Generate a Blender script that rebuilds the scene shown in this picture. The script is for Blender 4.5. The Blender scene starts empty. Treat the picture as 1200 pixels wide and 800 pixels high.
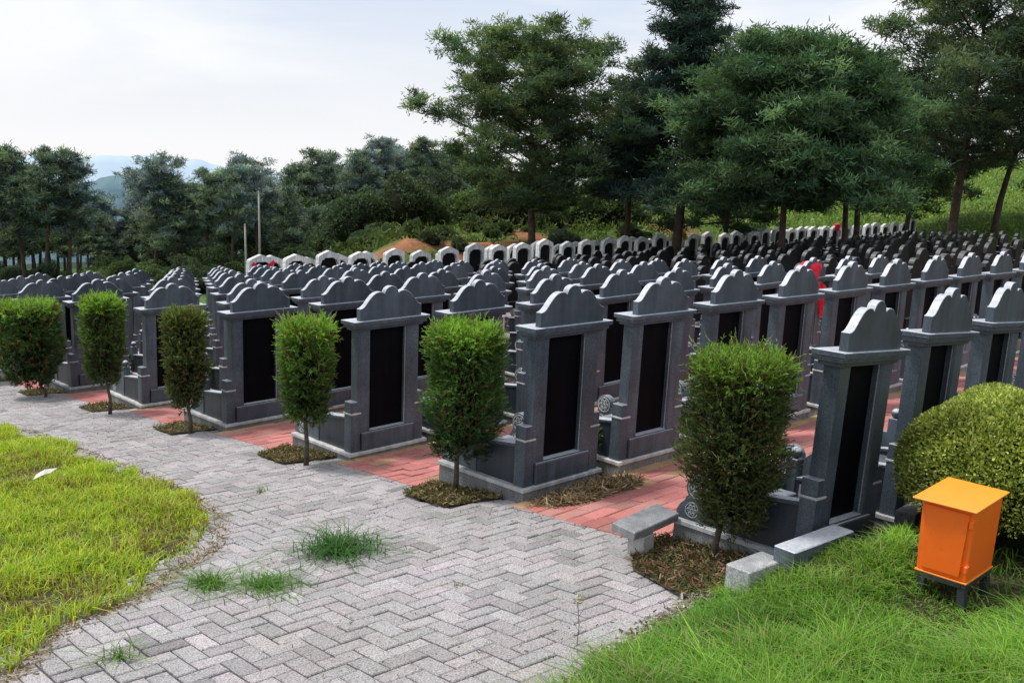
import bpy, bmesh, math, random
import numpy as np
from mathutils import Vector, Matrix
random.seed(7); RNG = np.random.default_rng(11)
C = bpy.context.scene.collection
sc = bpy.context.scene

# ------------------------------------------------------------------ terrain
def sst(a, b, t):
    t = np.clip((t-a)/(b-a), 0, 1); return t*t*(3-2*t)
def hgt(v,u):
    """terrain height; v=x, u=y"""
    v=np.asarray(v,float);u=np.asarray(u,float)
    z=-.111*np.clip(u,-40,300)-.013*np.clip(v-5.7,-5,14)
    k=sst(.66,.84,v/np.maximum(u,1))*sst(15,22,v)
    s=np.maximum(u-31,(v-66)*.9)
    bank=sst(0,5,s)*2.3+np.clip(s-5,0,110)*.045+sst(58,100,v)*sst(4,30,s)*3.2*(1-sst(45,65,u))
    z=z+k*bank
    z=z+.25*sst(2,14,s)*(np.sin(v*.21+u*.13)+np.sin(v*.11-u*.19+1))
    return z

def H1(v, u): return float(hgt(v, u))

# ------------------------------------------------------------------ helpers
def tag(o, label=None, cat=None, group=None, kind=None):
    if label: o['label'] = label
    if cat: o['category'] = cat
    if group: o['group'] = group
    if kind: o['kind'] = kind
    return o
def empty(name, loc=(0, 0, 0), rz=0):
    o = bpy.data.objects.new(name, None); C.objects.link(o); o.location = loc; o.rotation_euler = (0, 0, rz)
    o.empty_display_size = .1
    return o
class MB:
    def __init__(s): s.v = []; s.f = []
    def add(s, vs, fs):
        n = len(s.v); s.v += [tuple(p) for p in vs]; s.f += [tuple(i+n for i in f) for f in fs]; return s
    def box(s, x0, x1, y0, y1, z0, z1):
        return s.add([(x0,y0,z0),(x1,y0,z0),(x1,y1,z0),(x0,y1,z0),(x0,y0,z1),(x1,y0,z1),(x1,y1,z1),(x0,y1,z1)],
              [(0,3,2,1),(4,5,6,7),(0,1,5,4),(1,2,6,5),(2,3,7,6),(3,0,4,7)])
    def prism(s, prof, y0, y1):      # profile in x-z, extruded along y
        n = len(prof)
        vs = [(x, y0, z) for x, z in prof]+[(x, y1, z) for x, z in prof]
        fs = [tuple(range(n)), tuple(range(2*n-1, n-1, -1))]+[((i+1) % n, i, n+i, n+(i+1) % n) for i in range(n)]
        return s.add(vs, fs)
    def prismx(s, prof, x0, x1):     # profile in y-z, extruded along x
        n = len(prof)
        vs = [(x0, y, z) for y, z in prof]+[(x1, y, z) for y, z in prof]
        fs = [tuple(range(n-1, -1, -1)), tuple(range(n, 2*n))]+[(i, (i+1) % n, n+(i+1) % n, n+i) for i in range(n)]
        return s.add(vs, fs)
    def ball(s, c, r, seg=14, rings=8):
        vs = [(c[0], c[1], c[2]-r)]
        for i in range(1, rings):
            a = math.pi*i/rings-math.pi/2
            for j in range(seg):
                b = 2*math.pi*j/seg
                vs.append((c[0]+r*math.cos(a)*math.cos(b), c[1]+r*math.cos(a)*math.sin(b), c[2]+r*math.sin(a)))
        vs.append((c[0], c[1], c[2]+r)); fs = []
        for j in range(seg):
            fs.append((0, 1+(j+1) % seg, 1+j))
            for i in range(rings-2):
                a = 1+i*seg+j; b = 1+i*seg+(j+1) % seg
                fs.append((a, b, b+seg, a+seg))
            fs.append((len(vs)-1, 1+(rings-2)*seg+j, 1+(rings-2)*seg+(j+1) % seg))
        return s.add(vs, fs)
    def tube(s, pts, rad, seg=7):
        pts = [Vector(p) for p in pts]; n = len(pts); vs = []
        for i, p in enumerate(pts):
            d = (pts[min(i+1, n-1)]-pts[max(i-1, 0)]).normalized()
            a = d.cross(Vector((0, 0, 1)) if abs(d.z) < .9 else Vector((1, 0, 0))).normalized(); b = d.cross(a)
            for j in range(seg):
                t = 2*math.pi*j/seg; vs.append(p+(a*math.cos(t)+b*math.sin(t))*rad[i])
        fs = [(i*seg+j, i*seg+(j+1) % seg, (i+1)*seg+(j+1) % seg, (i+1)*seg+j) for i in range(n-1) for j in range(seg)]
        fs += [tuple(range(seg-1, -1, -1)), tuple(range((n-1)*seg, n*seg))]
        return s.add(vs, fs)
    def build(s, name, mat, parent=None, bevel=0, smooth=False, loc=None):
        me = bpy.data.meshes.new(name); me.from_pydata(s.v, [], s.f)
        bm = bmesh.new(); bm.from_mesh(me); bmesh.ops.recalc_face_normals(bm, faces=bm.faces)
        if bevel:
            es = [e for e in bm.edges if len(e.link_faces) == 2 and e.calc_face_angle(0) > .6]
            bmesh.ops.bevel(bm, geom=es, offset=bevel, segments=1, affect='EDGES', clamp_overlap=True)
        bm.to_mesh(me); bm.free()
        if smooth: me.polygons.foreach_set('use_smooth', [True]*len(me.polygons))
        me.materials.append(mat); o = bpy.data.objects.new(name, me); C.objects.link(o); o.parent = parent
        if loc: o.location = loc
        return o
def quads(name, P, col, mat, parent=None, nf=1, smooth=False):
    """P (N,k,3) vertices; k=4: one quad each; k=6: two stacked quads."""
    N, k, _ = P.shape
    me = bpy.data.meshes.new(name)
    fl = np.array([[0, 1, 2, 3]]) if k == 4 else np.array([[0, 1, 2, 3], [3, 2, 4, 5]])
    F = (np.arange(N)[:, None, None]*k+fl[None]).reshape(-1, 4)
    me.vertices.add(N*k); me.vertices.foreach_set('co', P.astype(np.float32).ravel())
    me.loops.add(F.size); me.loops.foreach_set('vertex_index', F.astype(np.int32).ravel())
    me.polygons.add(len(F)); me.polygons.foreach_set('loop_start', np.arange(0, F.size, 4, dtype=np.int32))
    me.update(calc_edges=True)
    a = me.color_attributes.new('Col', 'FLOAT_COLOR', 'POINT')
    cc = np.ones((N, k, 4), np.float32); cc[:, :, :3] = col if col.ndim == 3 else col[:, None, :]
    a.data.foreach_set('color', cc.ravel())
    me.materials.append(mat); o = bpy.data.objects.new(name, me); C.objects.link(o); o.parent = parent
    return o
def unit(a): return a/np.maximum(np.linalg.norm(a, axis=-1, keepdims=True), 1e-9)
def leafquads(base, d, L, W, col, tipf=.25):
    """flat elongated leaves from base along d."""
    n = len(base); r = unit(np.cross(d, RNG.normal(size=(n, 3))))
    L = np.broadcast_to(L, n)[:, None]; W = np.broadcast_to(W, n)[:, None]
    P = np.stack([base-r*W/2*.6, base+r*W/2*.6, base+d*L*.6+r*W/2, base+d*L*.6-r*W/2, base+d*L+r*W/2*tipf, base+d*L-r*W/2*tipf], 1)
    return P
def leaf4(base, d, L, W):
    n = len(base); r = unit(np.cross(d, RNG.normal(size=(n, 3))))
    L = np.broadcast_to(L, n)[:, None]; W = np.broadcast_to(W, n)[:, None]
    return np.stack([base-r*W/2, base+r*W/2, base+d*L+r*W/2*.5, base+d*L-r*W/2*.5], 1)
def inpoly(x, y, poly):
    x = np.asarray(x, float); y = np.asarray(y, float); r = np.zeros(x.shape, bool); n = len(poly)
    for i in range(n):
        x0, y0 = poly[i]; x1, y1 = poly[(i+1) % n]
        if y0 == y1: continue
        c = ((y0 > y) != (y1 > y)) & (x < (x1-x0)*(y-y0)/(y1-y0)+x0); r ^= c
    return r
def vnoise(x, y, s=1., seed=0):
    """cheap smooth value noise"""
    x = np.asarray(x)/s; y = np.asarray(y)/s
    xi = np.floor(x).astype(int); yi = np.floor(y).astype(int); fx = x-xi; fy = y-yi; fx = fx*fx*(3-2*fx); fy = fy*fy*(3-2*fy)
    def h(a, b): v = np.sin(a*127.1+b*311.7+seed*74.7)*43758.5453; return v-np.floor(v)
    return (h(xi, yi)*(1-fx)+h(xi+1, yi)*fx)*(1-fy)+(h(xi, yi+1)*(1-fx)+h(xi+1, yi+1)*fx)*fy

# ------------------------------------------------------------------ materials
def newmat(name):
    m = bpy.data.materials.new(name); m.use_nodes = True; nt = m.node_tree
    return m, nt, nt.nodes['Principled BSDF'], nt.nodes['Material Output']
def ramp(nt, fac, stops):
    r = nt.nodes.new('ShaderNodeValToRGB'); e = r.color_ramp.elements
    while len(e) < len(stops): e.new(.5)
    for el, (p, c) in zip(e, stops): el.position = p; el.color = (*c, 1)
    nt.links.new(fac, r.inputs[0]); return r.outputs[0]
def noise(nt, scale, detail=3, rough=.5, coord='Object', dist=0):
    tc = nt.nodes.new('ShaderNodeTexCoord'); n = nt.nodes.new('ShaderNodeTexNoise')
    n.inputs['Scale'].default_value = scale; n.inputs['Detail'].default_value = detail; n.inputs['Roughness'].default_value = rough
    n.inputs['Distortion'].default_value = dist
    nt.links.new(tc.outputs[coord], n.inputs['Vector']); return n.outputs['Fac']
def mixc(nt, fac, a, b, mode='MIX'):
    m = nt.nodes.new('ShaderNodeMix'); m.data_type = 'RGBA'; m.blend_type = mode
    for s, x in ((0, fac), (6, a), (7, b)):
        if isinstance(x, (int, float)): m.inputs[s].default_value = x
        elif isinstance(x, tuple): m.inputs[s].default_value = (*x, 1)
        else: nt.links.new(x, m.inputs[s])
    return m.outputs[2]
def bump(nt, h, strength, dist, bsdf):
    b = nt.nodes.new('ShaderNodeBump'); b.inputs['Strength'].default_value = strength; b.inputs['Distance'].default_value = dist
    nt.links.new(h, b.inputs['Height']); nt.links.new(b.outputs[0], bsdf.inputs['Normal'])
def stone(name, c0, c1, rough=.45, speck=260, spec=.5, stain=.35, bmp=.15, roughvar=.12, top=None):
    m, nt, b, o = newmat(name)
    s = ramp(nt, noise(nt, speck, 2, .6), [(.36, c0), (.62, c1)])
    big = ramp(nt, noise(nt, 2.3, 5, .62), [(.35, (1-stain,)*3), (.65, (1+stain*.35,)*3)])
    col = mixc(nt, 1., s, big, 'MULTIPLY')
    tcs = nt.nodes.new('ShaderNodeTexCoord'); mps = nt.nodes.new('ShaderNodeMapping'); mps.inputs['Scale'].default_value = (9, 9, .9)
    oi = nt.nodes.new('ShaderNodeObjectInfo')
    va = nt.nodes.new('ShaderNodeVectorMath'); va.operation = 'ADD'; nt.links.new(tcs.outputs['Object'], va.inputs[0]); nt.links.new(oi.outputs['Location'], va.inputs[1])
    nt.links.new(va.outputs[0], mps.inputs[0])
    ns = nt.nodes.new('ShaderNodeTexNoise'); ns.inputs['Scale'].default_value = 1.6; ns.inputs['Detail'].default_value = 5; nt.links.new(mps.outputs[0], ns.inputs['Vector'])
    col = mixc(nt, 1., col, ramp(nt, ns.outputs['Fac'], [(.36, (.80, .81, .83)), (.55, (1, 1, 1)), (.70, (1.22, 1.22, 1.22))]), 'MULTIPLY')
    wn = nt.nodes.new('ShaderNodeTexWhiteNoise'); nt.links.new(oi.outputs['Location'], wn.inputs['Vector'])
    rv = ramp(nt, wn.outputs['Value'], [(0, (.70, .73, .76)), (.5, (1, 1, 1)), (1, (1.30, 1.27, 1.22))])
    col = mixc(nt, 1., col, rv, 'MULTIPLY')
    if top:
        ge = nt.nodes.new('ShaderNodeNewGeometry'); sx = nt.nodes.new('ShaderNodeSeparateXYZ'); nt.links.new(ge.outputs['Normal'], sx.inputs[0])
        sky_lit = ramp(nt, sx.outputs[2], [(.22, (0, 0, 0)), (.55, (1, 1, 1))])  # up-facing faces lightened: bright skylight put into the stone colour
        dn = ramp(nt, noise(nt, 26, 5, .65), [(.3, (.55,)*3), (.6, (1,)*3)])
        col = mixc(nt, mixc(nt, 1., sky_lit, dn, 'MULTIPLY'), col, top)
    nt.links.new(col, b.inputs['Base Color'])
    mr = nt.nodes.new('ShaderNodeMapRange'); mr.inputs[3].default_value = rough-roughvar; mr.inputs[4].default_value = rough+roughvar
    nt.links.new(noise(nt, 5, 4, .6), mr.inputs[0]); nt.links.new(mr.outputs[0], b.inputs['Roughness'])
    b.inputs['Specular IOR Level'].default_value = spec
    if bmp: bump(nt, noise(nt, speck*.6, 3), bmp, .002, b)
    return m
M = {}
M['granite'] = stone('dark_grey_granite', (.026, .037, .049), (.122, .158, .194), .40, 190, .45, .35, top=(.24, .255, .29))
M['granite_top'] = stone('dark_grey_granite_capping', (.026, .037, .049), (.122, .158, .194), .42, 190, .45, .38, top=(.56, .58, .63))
M['polish'] = stone('black_polished_granite', (.004, .004, .005), (.006, .0075, .010), .5, 300, .03, .3, .0, .06)
M['parapet'] = stone('charcoal_granite', (.014, .018, .026), (.046, .056, .074), .32, 240, .4, .35, top=(.3, .32, .36))
M['light'] = stone('pale_grey_granite', (.20, .20, .20), (.46, .46, .46), .55, 170, .4, .4)
M['rim'] = stone('off_white_granite', (.42, .42, .42), (.68, .68, .67), .5, 170, .4, .3)
M['concrete'] = stone('weathered_concrete', (.15, .15, .145), (.27, .27, .26), .85, 60, .3, .45, .5)
M['plinth'] = stone('speckled_plinth_granite', (.10, .10, .10), (.34, .34, .33), .7, 150, .35, .4, .4)
M['white'] = stone('white_granite', (.66, .66, .65), (.88, .88, .86), .6, 60, .35, .25)
M['blackst'] = stone('black_stone', (.004, .004, .005), (.013, .013, .015), .35, 120, .25, .35, top=(.10, .105, .11))
M['carve'] = stone('pale_carved_relief', (.30, .33, .33), (.50, .53, .53), .6, 200, .3, .2)
M['etch'] = stone('etched_panel_stone', (.20, .22, .25), (.42, .45, .50), .35, 9, .5, .3)
M['kerb'] = stone('kerb_granite', (.24, .245, .25), (.52, .53, .54), .5, 120, .5, .25)

def leafmat(name, trans=.3, spec=.25, rough=.55, var=.2, scale=6):
    m, nt, b, o = newmat(name)
    at = nt.nodes.new('ShaderNodeAttribute'); at.attribute_name = 'Col'
    oi = nt.nodes.new('ShaderNodeObjectInfo')
    rv = ramp(nt, oi.outputs['Random'], [(0, (1-var,)*3), (1, (1+var,)*3)])
    col = mixc(nt, 1., at.outputs['Color'], rv, 'MULTIPLY')
    nt.links.new(col, b.inputs['Base Color']); b.inputs['Roughness'].default_value = rough; b.inputs['Specular IOR Level'].default_value = spec
    t = nt.nodes.new('ShaderNodeBsdfTranslucent'); nt.links.new(mixc(nt, 1., col, (1.25, 1.3, .6), 'MULTIPLY'), t.inputs[0])
    mx = nt.nodes.new('ShaderNodeMixShader'); mx.inputs[0].default_value = trans
    nt.links.new(b.outputs[0], mx.inputs[1]); nt.links.new(t.outputs[0], mx.inputs[2]); nt.links.new(mx.outputs[0], o.inputs[0])
    return m
M['leaf'] = leafmat('foliage'); M['grass'] = leafmat('grass_blades', .4, .3, .5, 0); M['needle'] = leafmat('pine_needles', .36, .15, .65, .12)
M['dry'] = leafmat('dry_litter', .1, .15, .8, 0)
def plain(name, c0, c1, rough=.8, scale=8, spec=.3, bmp=.3, bd=.01, bscale=None):
    m, nt, b, o = newmat(name)
    nt.links.new(ramp(nt, noise(nt, scale, 6, .65), [(.3, c0), (.7, c1)]), b.inputs['Base Color'])
    b.inputs['Roughness'].default_value = rough; b.inputs['Specular IOR Level'].default_value = spec
    if bmp: bump(nt, noise(nt, bscale or scale*3, 5), bmp, bd, b)
    return m
M['bark'] = plain('pine_bark', (.035, .026, .02), (.12, .085, .065), .9, 3, .2, .8, .04, 9)
M['barkgrey'] = plain('shrub_bark', (.05, .04, .03), (.13, .105, .08), .9, 18, .2, .6, .01)
M['soil'] = plain('dark_soil', (.035, .028, .02), (.13, .10, .07), .95, 14, .1, .8, .02)
M['pole'] = plain('whitewashed_pole', (.22, .22, .2), (.42, .42, .39), .8, 3)
M['darkiron'] = plain('dark_painted_iron', (.018, .022, .026), (.05, .056, .06), .5, 10, .5, .1)
M['redcloth'] = plain('red_cloth', (.66, .012, .035), (.92, .04, .08), .75, 7, .2, .9, .05, 7)
M['yellow'] = plain('yellow_flowers', (.55, .42, .04), (.7, .6, .1), .8, 20)
M['paper'] = plain('pale_leaf_litter', (.5, .48, .42), (.7, .68, .62), .8, 20)
M['core'] = plain('foliage_core_shade', (.008, .010, .006), (.02, .022, .012), .95, 12, .05, 0)

# paving: brick tint in a colour attribute, granite speckle, stains
def paving(name, stain_c, speck_s, spk=.3):
    m, nt, b, o = newmat(name)
    at = nt.nodes.new('ShaderNodeAttribute'); at.attribute_name = 'Col'
    sp = ramp(nt, noise(nt, speck_s, 2, .7), [(.38, (1-spk*1.4,)*3), (.5, (1,)*3), (.62, (1+spk,)*3)])
    c = mixc(nt, 1., at.outputs['Color'], sp, 'MULTIPLY')
    st = ramp(nt, noise(nt, 1.1, 7, .68), [(.42, (0, 0, 0)), (.68, (1, 1, 1))])
    c = mixc(nt, mixc(nt, 1., st, (.55,)*3, 'MULTIPLY'), c, mixc(nt, 1., c, stain_c, 'MULTIPLY'))
    st2 = ramp(nt, noise(nt, 9, 5, .7), [(.55, (0, 0, 0)), (.72, (1, 1, 1))])
    c = mixc(nt, mixc(nt, 1., st2, (.4,)*3, 'MULTIPLY'), c, mixc(nt, 1., c, (.55, .55, .5), 'MULTIPLY'))
    nt.links.new(c, b.inputs['Base Color']); b.inputs['Roughness'].default_value = .8; b.inputs['Specular IOR Level'].default_value = .3
    bump(nt, noise(nt, speck_s*.7, 3), .5, .003, b); return m
M['pave'] = paving('grey_paver', (.62, .66, .58), 120, .36)
M['redpave'] = paving('red_paver', (.66, .6, .56), 140, .16)

# terrain
m, nt, b, o = newmat('ground_cover'); M['ground'] = m
at = nt.nodes.new('ShaderNodeAttribute'); at.attribute_name = 'Col'
n1 = ramp(nt, noise(nt, 1.7, 8, .7), [(.3, (.6, .62, .6)), (.7, (1.35, 1.3, 1.3))])
nt.links.new(mixc(nt, 1., at.outputs['Color'], n1, 'MULTIPLY'), b.inputs['Base Color'])
b.inputs['Roughness'].default_value = .95; b.inputs['Specular IOR Level'].default_value = .1
bump(nt, noise(nt, 1.2, 9, .7), .8, .5, b)

# ------------------------------------------------------------------ camera
fw = Vector((.70708343, .68323841, -.18225888)).normalized()
rt = Vector((.69934547, -.71381172, .03726569)).normalized()
up = rt.cross(fw).normalized(); rt = fw.cross(up)
cam = bpy.data.cameras.new('camera'); co = bpy.data.objects.new('camera', cam); C.objects.link(co)
co.matrix_world = Matrix(((rt.x, up.x, -fw.x, 0), (rt.y, up.y, -fw.y, 0), (rt.z, up.z, -fw.z, 2.187), (0, 0, 0, 1)))
cam.sensor_width = 36; cam.lens = 1187.083/1200*36; cam.clip_end = 8000; cam.clip_start = .05
sc.camera = co

# ------------------------------------------------------------------ light
w = bpy.data.worlds.new('World'); sc.world = w; w.use_nodes = True; nt = w.node_tree
bg = nt.nodes['Background']; tc = nt.nodes.new('ShaderNodeTexCoord')
sep = nt.nodes.new('ShaderNodeSeparateXYZ'); nt.links.new(tc.outputs['Generated'], sep.inputs[0])
mx = nt.nodes.new('ShaderNodeMath'); mx.operation = 'MAXIMUM'; mx.inputs[1].default_value = .03; nt.links.new(sep.outputs[2], mx.inputs[0])
cb = nt.nodes.new('ShaderNodeCombineXYZ'); nt.links.new(sep.outputs[0], cb.inputs[0]); nt.links.new(sep.outputs[1], cb.inputs[1]); nt.links.new(mx.outputs[0], cb.inputs[2])
SUN = Vector((-.22, .40, .89)).normalized()      # towards the sun
st = nt.nodes.new('ShaderNodeTexSky'); st.sky_type = 'NISHITA'; st.sun_disc = False
st.sun_elevation = math.asin(SUN.z); st.sun_rotation = math.atan2(SUN.x, SUN.y); st.air_density = 1.2; st.dust_density = 2.5
nt.links.new(cb.outputs[0], st.inputs[0])
mp = nt.nodes.new('ShaderNodeMapping'); mp.inputs['Scale'].default_value = (1.2, 1.2, 5); nt.links.new(tc.outputs['Generated'], mp.inputs[0])
nz = nt.nodes.new('ShaderNodeTexNoise'); nz.inputs['Scale'].default_value = 1.6; nz.inputs['Detail'].default_value = 6; nz.inputs['Distortion'].default_value = .6
nt.links.new(mp.outputs[0], nz.inputs['Vector'])
cl = ramp(nt, nz.outputs['Fac'], [(.38, (7.2, 8.2, 9.9)), (.56, (10.5, 10.7, 11.2))])
hz = ramp(nt, sep.outputs[2], [(.0, (1, 1, 1)), (.16, (0, 0, 0))])
cl = mixc(nt, hz, cl, (10.7, 10.75, 11.0))
nt.links.new(mixc(nt, .86, st.outputs[0], cl), bg.inputs[0]); bg.inputs[1].default_value = .1
sun = bpy.data.lights.new('sun', 'SUN'); sun.energy = 3.0; sun.angle = math.radians(10); sun.color = (1, .96, .9)
so = bpy.data.objects.new('sun', sun); C.objects.link(so); so.rotation_euler = SUN.to_track_quat('Z', 'Y').to_euler()
sc.view_settings.view_transform = 'Standard'; sc.view_settings.look = 'None'; sc.view_settings.exposure = 0
sc.render.engine = 'CYCLES'

# ------------------------------------------------------------------ terrain sheet
gx = np.concatenate([np.arange(-400, -40, 40), np.arange(-40, 12, 4), np.arange(12, 125, 1.0), np.arange(126, 180, 6), np.arange(180, 600, 40), np.arange(600, 5001, 400)])
gy = np.concatenate([np.arange(-400, -40, 40), np.arange(-40, 24, 4), np.arange(24, 125, 1.0), np.arange(126, 180, 6), np.arange(180, 600, 40), np.arange(600, 5001, 400)])
X, Y = np.meshgrid(gx, gy); Z = hgt(X, Y)-.03-sst(260, 900, np.hypot(X, Y))*190
Z = Z+sst(32, 40, np.maximum(X*.8, Y))*(vnoise(X, Y, 5, 1)-.5)*.9
co_ = np.stack([X, Y, Z], -1).reshape(-1, 3); ny, nx = X.shape
F = [(j*nx+i, j*nx+i+1, (j+1)*nx+i+1, (j+1)*nx+i) for j in range(ny-1) for i in range(nx-1)]
me = bpy.data.meshes.new('ground'); me.from_pydata(co_.tolist(), [], F)
a = me.color_attributes.new('Col', 'FLOAT_COLOR', 'POINT')
green = np.array([.11, .18, .045]); dirt = np.array([.10, .085, .065]); red = np.array([.50, .21, .12]); far = np.array([.03, .055, .035])
r_ = np.hypot(X, Y); s_ = np.maximum(Y-31, (X-66)*.9)
gm = sst(29, 33, np.maximum(Y, X*.48))[..., None]; cc = dirt*(1-gm)+green*gm
n2 = vnoise(X, Y, 3.2, 3)*.6+vnoise(X, Y, 1.3, 5)*.4
ratio = X/np.maximum(Y, 1)
rm = sst(.50, .60, n2)*sst(1.2, 2.6, s_)*(1-sst(8, 14, s_))*sst(.68, .74, ratio)*(1-sst(1.35, 1.55, ratio))
rtex = (.55+.75*vnoise(X, Y, 1.2, 33))[..., None]
cc = cc*(1-rm[..., None])+red*rtex*rm[..., None]
fm = sst(90, 160, r_)[..., None]; cc = cc*(1-fm)+far*fm
ca = np.ones((ny*nx, 4), np.float32); ca[:, :3] = cc.reshape(-1, 3); a.data.foreach_set('color', ca.ravel())
me.polygons.foreach_set('use_smooth', [True]*len(me.polygons)); me.materials.append(M['ground'])
g = bpy.data.objects.new('ground', me); C.objects.link(g); g['kind'] = 'structure'

# far ridges
def ridge(name, D, pts, zb, mat, seed, rough, th):
    """a long hill whose crest runs across the valley at distance D"""
    n = 240; a0, a1 = pts[0][0], pts[-1][0]; A = np.linspace(a0, a1, n); Hh = np.interp(A, [p[0] for p in pts], [p[1] for p in pts])
    Hh = Hh+(vnoise(A*60, A*0, 1, seed)-.5)*rough+(vnoise(A*200, A*0+3, 1, seed)-.5)*rough*.35
    rows = []
    for k, (dd, hh) in enumerate([(-.35*th, 0), (-.12*th, .75), (-.03*th, .95), (0, 1), (.25*th, .2)]):
        z = zb+((Hh if hh > .9 else Hh.mean()+(Hh-Hh.mean())*.5)-zb)*hh; rr = D+dd+A*0
        rows.append(np.stack([rr*np.sin(A), rr*np.cos(A), z], -1))
    V = np.concatenate(rows); F = [(k*n+i, k*n+i+1, (k+1)*n+i+1, (k+1)*n+i) for k in range(4) for i in range(n-1)]
    me = bpy.data.meshes.new(name); me.from_pydata(V.tolist(), [], F); me.materials.append(mat)
    me.polygons.foreach_set('use_smooth', [True]*len(me.polygons))
    o = bpy.data.objects.new(name, me); C.objects.link(o); o['kind'] = 'structure'
M['mount'] = plain('hazy_blue_mountain', (.40, .50, .60), (.45, .55, .64), 1, .004, 0, 0)  # haze of distance is painted into the ridge colours
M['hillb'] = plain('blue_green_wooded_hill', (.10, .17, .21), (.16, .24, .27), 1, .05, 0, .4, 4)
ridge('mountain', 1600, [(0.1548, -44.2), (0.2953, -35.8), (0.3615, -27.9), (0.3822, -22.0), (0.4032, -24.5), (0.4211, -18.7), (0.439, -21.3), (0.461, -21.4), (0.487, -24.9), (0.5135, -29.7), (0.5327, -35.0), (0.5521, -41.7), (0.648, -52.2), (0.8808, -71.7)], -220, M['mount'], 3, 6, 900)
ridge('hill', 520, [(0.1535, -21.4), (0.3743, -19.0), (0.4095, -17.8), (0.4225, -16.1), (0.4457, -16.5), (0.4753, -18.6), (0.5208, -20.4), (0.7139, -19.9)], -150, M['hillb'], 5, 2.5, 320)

# ------------------------------------------------------------------ layout of the plots
OU = [2.765, 5.339, 7.844, 10.355, 12.885, 15.430, 17.96, 20.49, 23.02, 25.55]
OV = [5.644, 5.726, 5.857, 5.959, 6.114, 6.205, 6.32, 6.44, 6.55, 6.66]
OZ = [-.221, -.470, -.800, -1.065, -1.373, -1.626, -1.91, -2.19, -2.47, -2.75]
L_ = 1.045; CP = 1.24
ISL = [(4.55,14.2),(4.45,13.31),(4.39,11.52),(4.27,9.9),(4.16,8.22),(4.02,7.5),(3.80,6.83),(3.42,6.28),(3.01,6.1),(2.68,5.79),(2.38,5.71),(2.08,5.58),(1.84,5.32),(1.60,5.0),(.97,4.67),(.2,5.2),(0.2,16),(4.6,16.5)]
ISB = [(a-.12, b+(.10 if b < 7 else 0)) for a, b in ISL]
RG = [(3.0,2.6),(3.16,2.75),(3.55,2.83),(3.96,2.88),(4.37,2.91),(4.80,2.93),(5.0,3.0),(5.22,2.93),(5.26,2.72),(5.62,2.70),(5.62,2.50),(6.4,2.44),(7.4,2.42),(12,2.3),(14,-1),(5,-2),(2.2,1.2)]
PITS = []
for k in range(7):
    if k == 0: PITS.append([(5.50,4.02),(5.18,3.84),(4.93,3.62),(4.72,3.10),(5.0,2.95),(5.66,2.95),(5.66,3.84)])
    else: PITS.append([(OV[k]-.50, OU[k]+.40), (OV[k]+.02, OU[k]+.22), (OV[k]+.02, OU[k]+1.12), (OV[k]-.42, OU[k]+1.02)])
def redpolys():
    r = []
    for k in range(9):
        u0 = OU[k]+L_-.04; u1 = OU[k+1]+.03
        r.append([(OV[k]-.17, u0), (OV[k+1]-.13, u1), (19.2, u1), (19.2, u0)])
    return r
REDS = redpolys()
plane_z = lambda v, u: hgt(v, u)

def bricks(name, cx, cy, ax, ay, sx, sy, mat, colf, gap=.0042, bev=.006, zoff=0., jit=.0018, thick=.03, clip=None, kind='structure'):
    """cx,cy centres; ax,ay long-axis unit vectors; sx,sy half sizes along/across"""
    n = len(cx)
    sx = np.broadcast_to(sx, n); sy = np.broadcast_to(sy, n)
    def corner(hx, hy, dz):
        px = cx+ax*hx-ay*hy; py = cy+ay*hx+ax*hy
        tilt = tx*hx+ty*hy
        return np.stack([px, py, plane_z(px, py)+zoff+dz+zj+tilt], -1)
    zj = RNG.normal(0, jit, n)+(vnoise(cx, cy, .9, 14)-.5)*.018-(RNG.random(n) < .03)*.005; tx = RNG.normal(0, .016, n); ty = RNG.normal(0, .018, n)
    ix, iy = sx-gap-bev, sy-gap-bev; ox, oy = sx-gap, sy-gap
    T = [corner(-ix, -iy, 0), corner(ix, -iy, 0), corner(ix, iy, 0), corner(-ix, iy, 0)]
    O = [corner(-ox, -oy, -bev), corner(ox, -oy, -bev), corner(ox, oy, -bev), corner(-ox, oy, -bev)]
    B = [corner(-ox, -oy, -thick), corner(ox, -oy, -thick), corner(ox, oy, -thick), corner(-ox, oy, -thick)]
    Q = [np.stack(T, 1)]
    for i in range(4):
        j = (i+1) % 4
        Q.append(np.stack([O[i], O[j], T[j], T[i]], 1)); Q.append(np.stack([B[i], B[j], O[j], O[i]], 1))
    P = np.concatenate(Q); col = np.tile(colf(cx, cy), (9, 1))
    o = quads(name, P, col, mat); 
    if kind: o['kind'] = kind
    return o
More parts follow.
